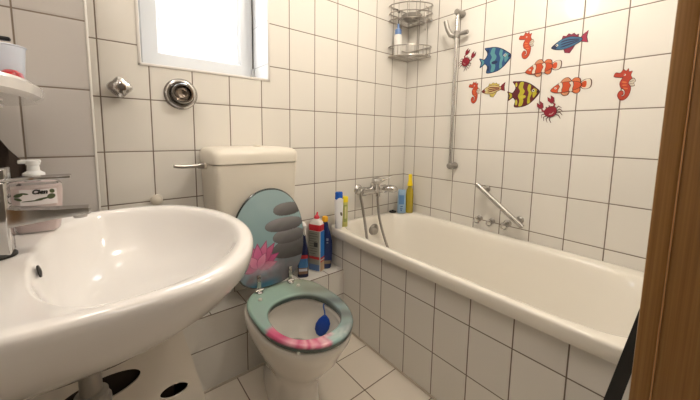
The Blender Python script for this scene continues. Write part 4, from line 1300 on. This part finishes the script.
def clown():
    body = [(-0.98, -0.26), (-0.78, 0.10), (-0.45, 0.38), (-0.05, 0.42), (0.30, 0.36), (0.52, 0.14), (0.54, -0.10), (0.30, -0.36), (-0.1, -0.50), (-0.5, -0.56), (-0.80, -0.48)]
    f1 = [(-0.48, 0.30), (-0.34, 0.74), (-0.12, 0.82), (0.02, 0.36)]
    f2 = [(0.08, 0.38), (0.22, 0.72), (0.44, 0.62), (0.46, 0.20)]
    f3 = [(-0.44, -0.46), (-0.30, -0.86), (-0.12, -0.82), (-0.06, -0.42)]
    f4 = [(0.10, -0.42), (0.30, -0.74), (0.46, -0.60), (0.44, -0.20)]
    tail = [(0.50, 0.12), (0.70, 0.44), (0.94, 0.44), (1.0, 0.04), (0.92, -0.34), (0.68, -0.38), (0.50, -0.10)]
    tail2 = [(0.50, 0.08), (0.66, 0.32), (0.78, 0.28), (0.80, 0.0), (0.76, -0.24), (0.64, -0.26), (0.50, -0.06)]
    o_ = (214, 82, 34); d_ = (84, 34, 26); w_ = (238, 226, 210)
    Ls = []
    for s in (f1, f2, f3, f4, tail): Ls.append((grow(s, 0.045), d_, True))
    for s in (f1, f3): Ls.append((s, (222, 150, 110), True))
    for s in (f2, f4): Ls.append((s, (224, 120, 70), True))
    Ls += [(tail, w_, True), (tail2, o_, True), (grow(body, 0.04), d_, True), (body, o_, True)]
    for x, w in ((-0.50, 0.10), (0.06, 0.09)):
        Ls.append(([(x - w * 1.3, 0.36), (x + w, 0.40), (x + w * 1.5, 0.05), (x + w, -0.30), (x + w * 1.1, -0.50), (x - w * 1.2, -0.50), (x - w, -0.2), (x - w * 0.4, 0.05)], d_, True))
        Ls.append(([(x - w, 0.34), (x + w * 0.7, 0.38), (x + w * 1.2, 0.05), (x + w * 0.7, -0.28), (x + w * 0.8, -0.48), (x - w * 0.9, -0.48), (x - w * 0.7, -0.2), (x - w * 0.1, 0.05)], w_, True))
    Ls += [(ell(-0.74, -0.08, 0.06, 0.09), (245, 240, 230), False), (ell(-0.745, -0.08, 0.028, 0.045), (20, 15, 15), False)]
    return Ls
sticker('clownfish_sticker', 'orange and white clownfish sticker directly above the yellow angelfish', 'sticker', 0.848, 1.440, 0.080, 0.048, clown(), 0.0, group=GRP)
sticker('clownfish_sticker', 'orange and white clownfish sticker above the right hand crab', 'sticker', 0.967, 1.340, 0.081, 0.048, clown(), 0.02, group=GRP)
def crab():
    r_ = (150, 20, 46); d_ = (90, 40, 44)
    Ls = []
    for s in (-1, 1):
        for k, (ax, ay, bx, by, cx, cy) in enumerate(((0.40, -0.15, 0.75, -0.05, 0.88, -0.30), (0.40, -0.30, 0.72, -0.30, 0.84, -0.58), (0.34, -0.45, 0.60, -0.52, 0.66, -0.82), (0.24, -0.52, 0.40, -0.70, 0.40, -0.98))):
            Ls.append((stroke([(s * ax, ay), (s * bx, by), (s * cx, cy)], 0.035), d_, False))
    for s in (-1, 1):
        Ls.append((stroke([(s * 0.30, 0.0), (s * 0.56, 0.22), (s * 0.46, 0.50)], 0.07), r_, False))
        claw = [(s * 0.36, 0.42), (s * 0.62, 0.44), (s * 0.74, 0.70), (s * 0.62, 0.98), (s * 0.54, 0.74), (s * 0.46, 0.72), (s * 0.34, 0.98), (s * 0.24, 0.72)]
        Ls.append((grow(claw, 0.03), d_, False)); Ls.append((claw, r_, False))
    for s in (-1, 1):
        Ls.append((ell(s * 0.14, 0.26, 0.10, 0.12), (240, 225, 215), False)); Ls.append((ell(s * 0.13, 0.28, 0.045, 0.06), (30, 10, 15), False))
    body = [(-0.50, -0.10), (-0.34, 0.14), (0.0, 0.22), (0.34, 0.14), (0.50, -0.10), (0.36, -0.42), (0.0, -0.56), (-0.36, -0.42)]
    Ls += [(grow(body, 0.03), d_, True), (body, r_, True), (stroke([(-0.2, -0.30), (0.0, -0.38), (0.2, -0.30)], 0.025), (230, 200, 190), False)]
    return Ls
sticker('crab_sticker', 'small crimson crab sticker farthest left, beside the shower rail', 'sticker', 0.446, 1.541, 0.048, 0.062, crab(), -0.55, group=GRP)
sticker('crab_sticker', 'crimson crab sticker below the two clownfish at the bottom of the group', 'sticker', 0.893, 1.236, 0.055, 0.062, crab(), 0.5, group=GRP)

# ---------------------------------------------------------------- hamper under the basin
ham = thing('laundry_hamper', 'white plastic hamper with oval openings under the washbasin', 'hamper', (-1.68, -0.32, 0))
def curve_panel(name, outer_, holes, thick, m, parent, fn):
    cu = bpy.data.curves.new(name, 'CURVE')
    cu.dimensions = '2D'; cu.fill_mode = 'BOTH'; cu.extrude = thick / 2
    for pts in [outer_] + holes:
        sp = cu.splines.new('POLY')
        sp.points.add(len(pts) - 1)
        for i, (x, y) in enumerate(pts): sp.points[i].co = (x, y, 0, 1)
        sp.use_cyclic_u = True
    t = bpy.data.objects.new('tmp', cu); C.objects.link(t)
    bpy.context.view_layer.update()
    me = bpy.data.meshes.new_from_object(t.evaluated_get(bpy.context.evaluated_depsgraph_get()))
    bpy.data.objects.remove(t)
    for v_ in me.vertices: v_.co = fn(*v_.co)
    me.materials.clear(); me.materials.append(m)
    me.name = name
    o = bpy.data.objects.new(name, me); C.objects.link(o); o.parent = parent
    me.transform(Matrix.Translation(-root_loc(parent)))
    return o
m_ham = mat('hamper_white', (0.72, 0.67, 0.60), 0.35)
outer_ = [(-1.86, 0.005), (-1.405, 0.005), (-1.425, 0.12), (-1.452, 0.249), (-1.485, 0.404), (-1.512, 0.52), (-1.524, 0.545), (-1.55, 0.555), (-1.83, 0.555), (-1.85, 0.545), (-1.86, 0.52)]
fn = lambda x, y, z: Vector((x, -0.45 + z, y))
curve_panel('front_panel', outer_, [ell(-1.538, 0.332, 0.037, 0.020, 32, -0.05), ell(-1.705, 0.425, 0.088, 0.034, 40, 0.1), ell(-1.60, 0.18, 0.06, 0.024, 32)], 0.005, m_ham, ham, fn)
b = MB()
n = len(outer_)
r0 = [(x, -0.4475, z) for x, z in outer_]; r1 = [(x + (0.02 if x > -1.7 else 0) * 0 - (0.03 if x > -1.7 else 0), -0.215, z) for x, z in outer_]
b.loft([r0, r1], 0, False, True)
build('body', b, m_ham, ham, angle=40)
b = MB().box((-1.85, -0.43, 0.008), (-1.53, -0.24, 0.50), bev=0.02)  # dark block added inside; its colour stands in for the hamper's inner shade
build('dark_core', b, noisy(mat('hamper_inner_shade', (0.03, 0.022, 0.018), 0.95), 30, 0.5, 0.5), ham)

# ---------------------------------------------------------------- black board by the door frame
b = MB()
c0, c1 = (-1.304, 0.468), (-1.351, 0.748)
sl = (c1[0] - c0[0]) / (c1[1] - c0[1])
def yl(z): return c0[0] + sl * (z - c0[1])
def yr(z): return -1.336 - 0.151 * (z - 0.492)
pts = [(yl(0.004), 0.004), (yr(0.004), 0.004), (yr(0.70), 0.70), (yr(0.78) + 0.001, 0.78), (yl(0.76), 0.76)]
b.loft([[(-0.758, y, z) for y, z in pts], [(-0.742, y, z) for y, z in pts]])
o = rebase(build('black_panel', b, m_black, smooth=False), (-0.75, -1.25, 0.0))
tag(o, 'narrow black panel leaning beside the wooden door frame at the tub end', 'panel')

# ---------------------------------------------------------------- ceiling lamp
cl_ = thing('ceiling_lamp', 'round white ceiling lamp', 'lamp', (-0.75, -0.95, 2.40))
b = MB().lathe([(0.14, 0.0), (0.14, -0.025), (0.13, -0.03)], (-0.75, -0.95, 2.3995), (0, 0, 1), 40)
build('base', b, m_white, cl_)
b = MB().lathe([(0.128, -0.028), (0.12, -0.05), (0.09, -0.075), (0.04, -0.088), (0.001, -0.09)], (-0.75, -0.95, 2.3995), (0, 0, 1), 40)
build('diffuser', b, mat('lamp_glow', (1.0, 0.9, 0.72), 0.4, emit=6), cl_)
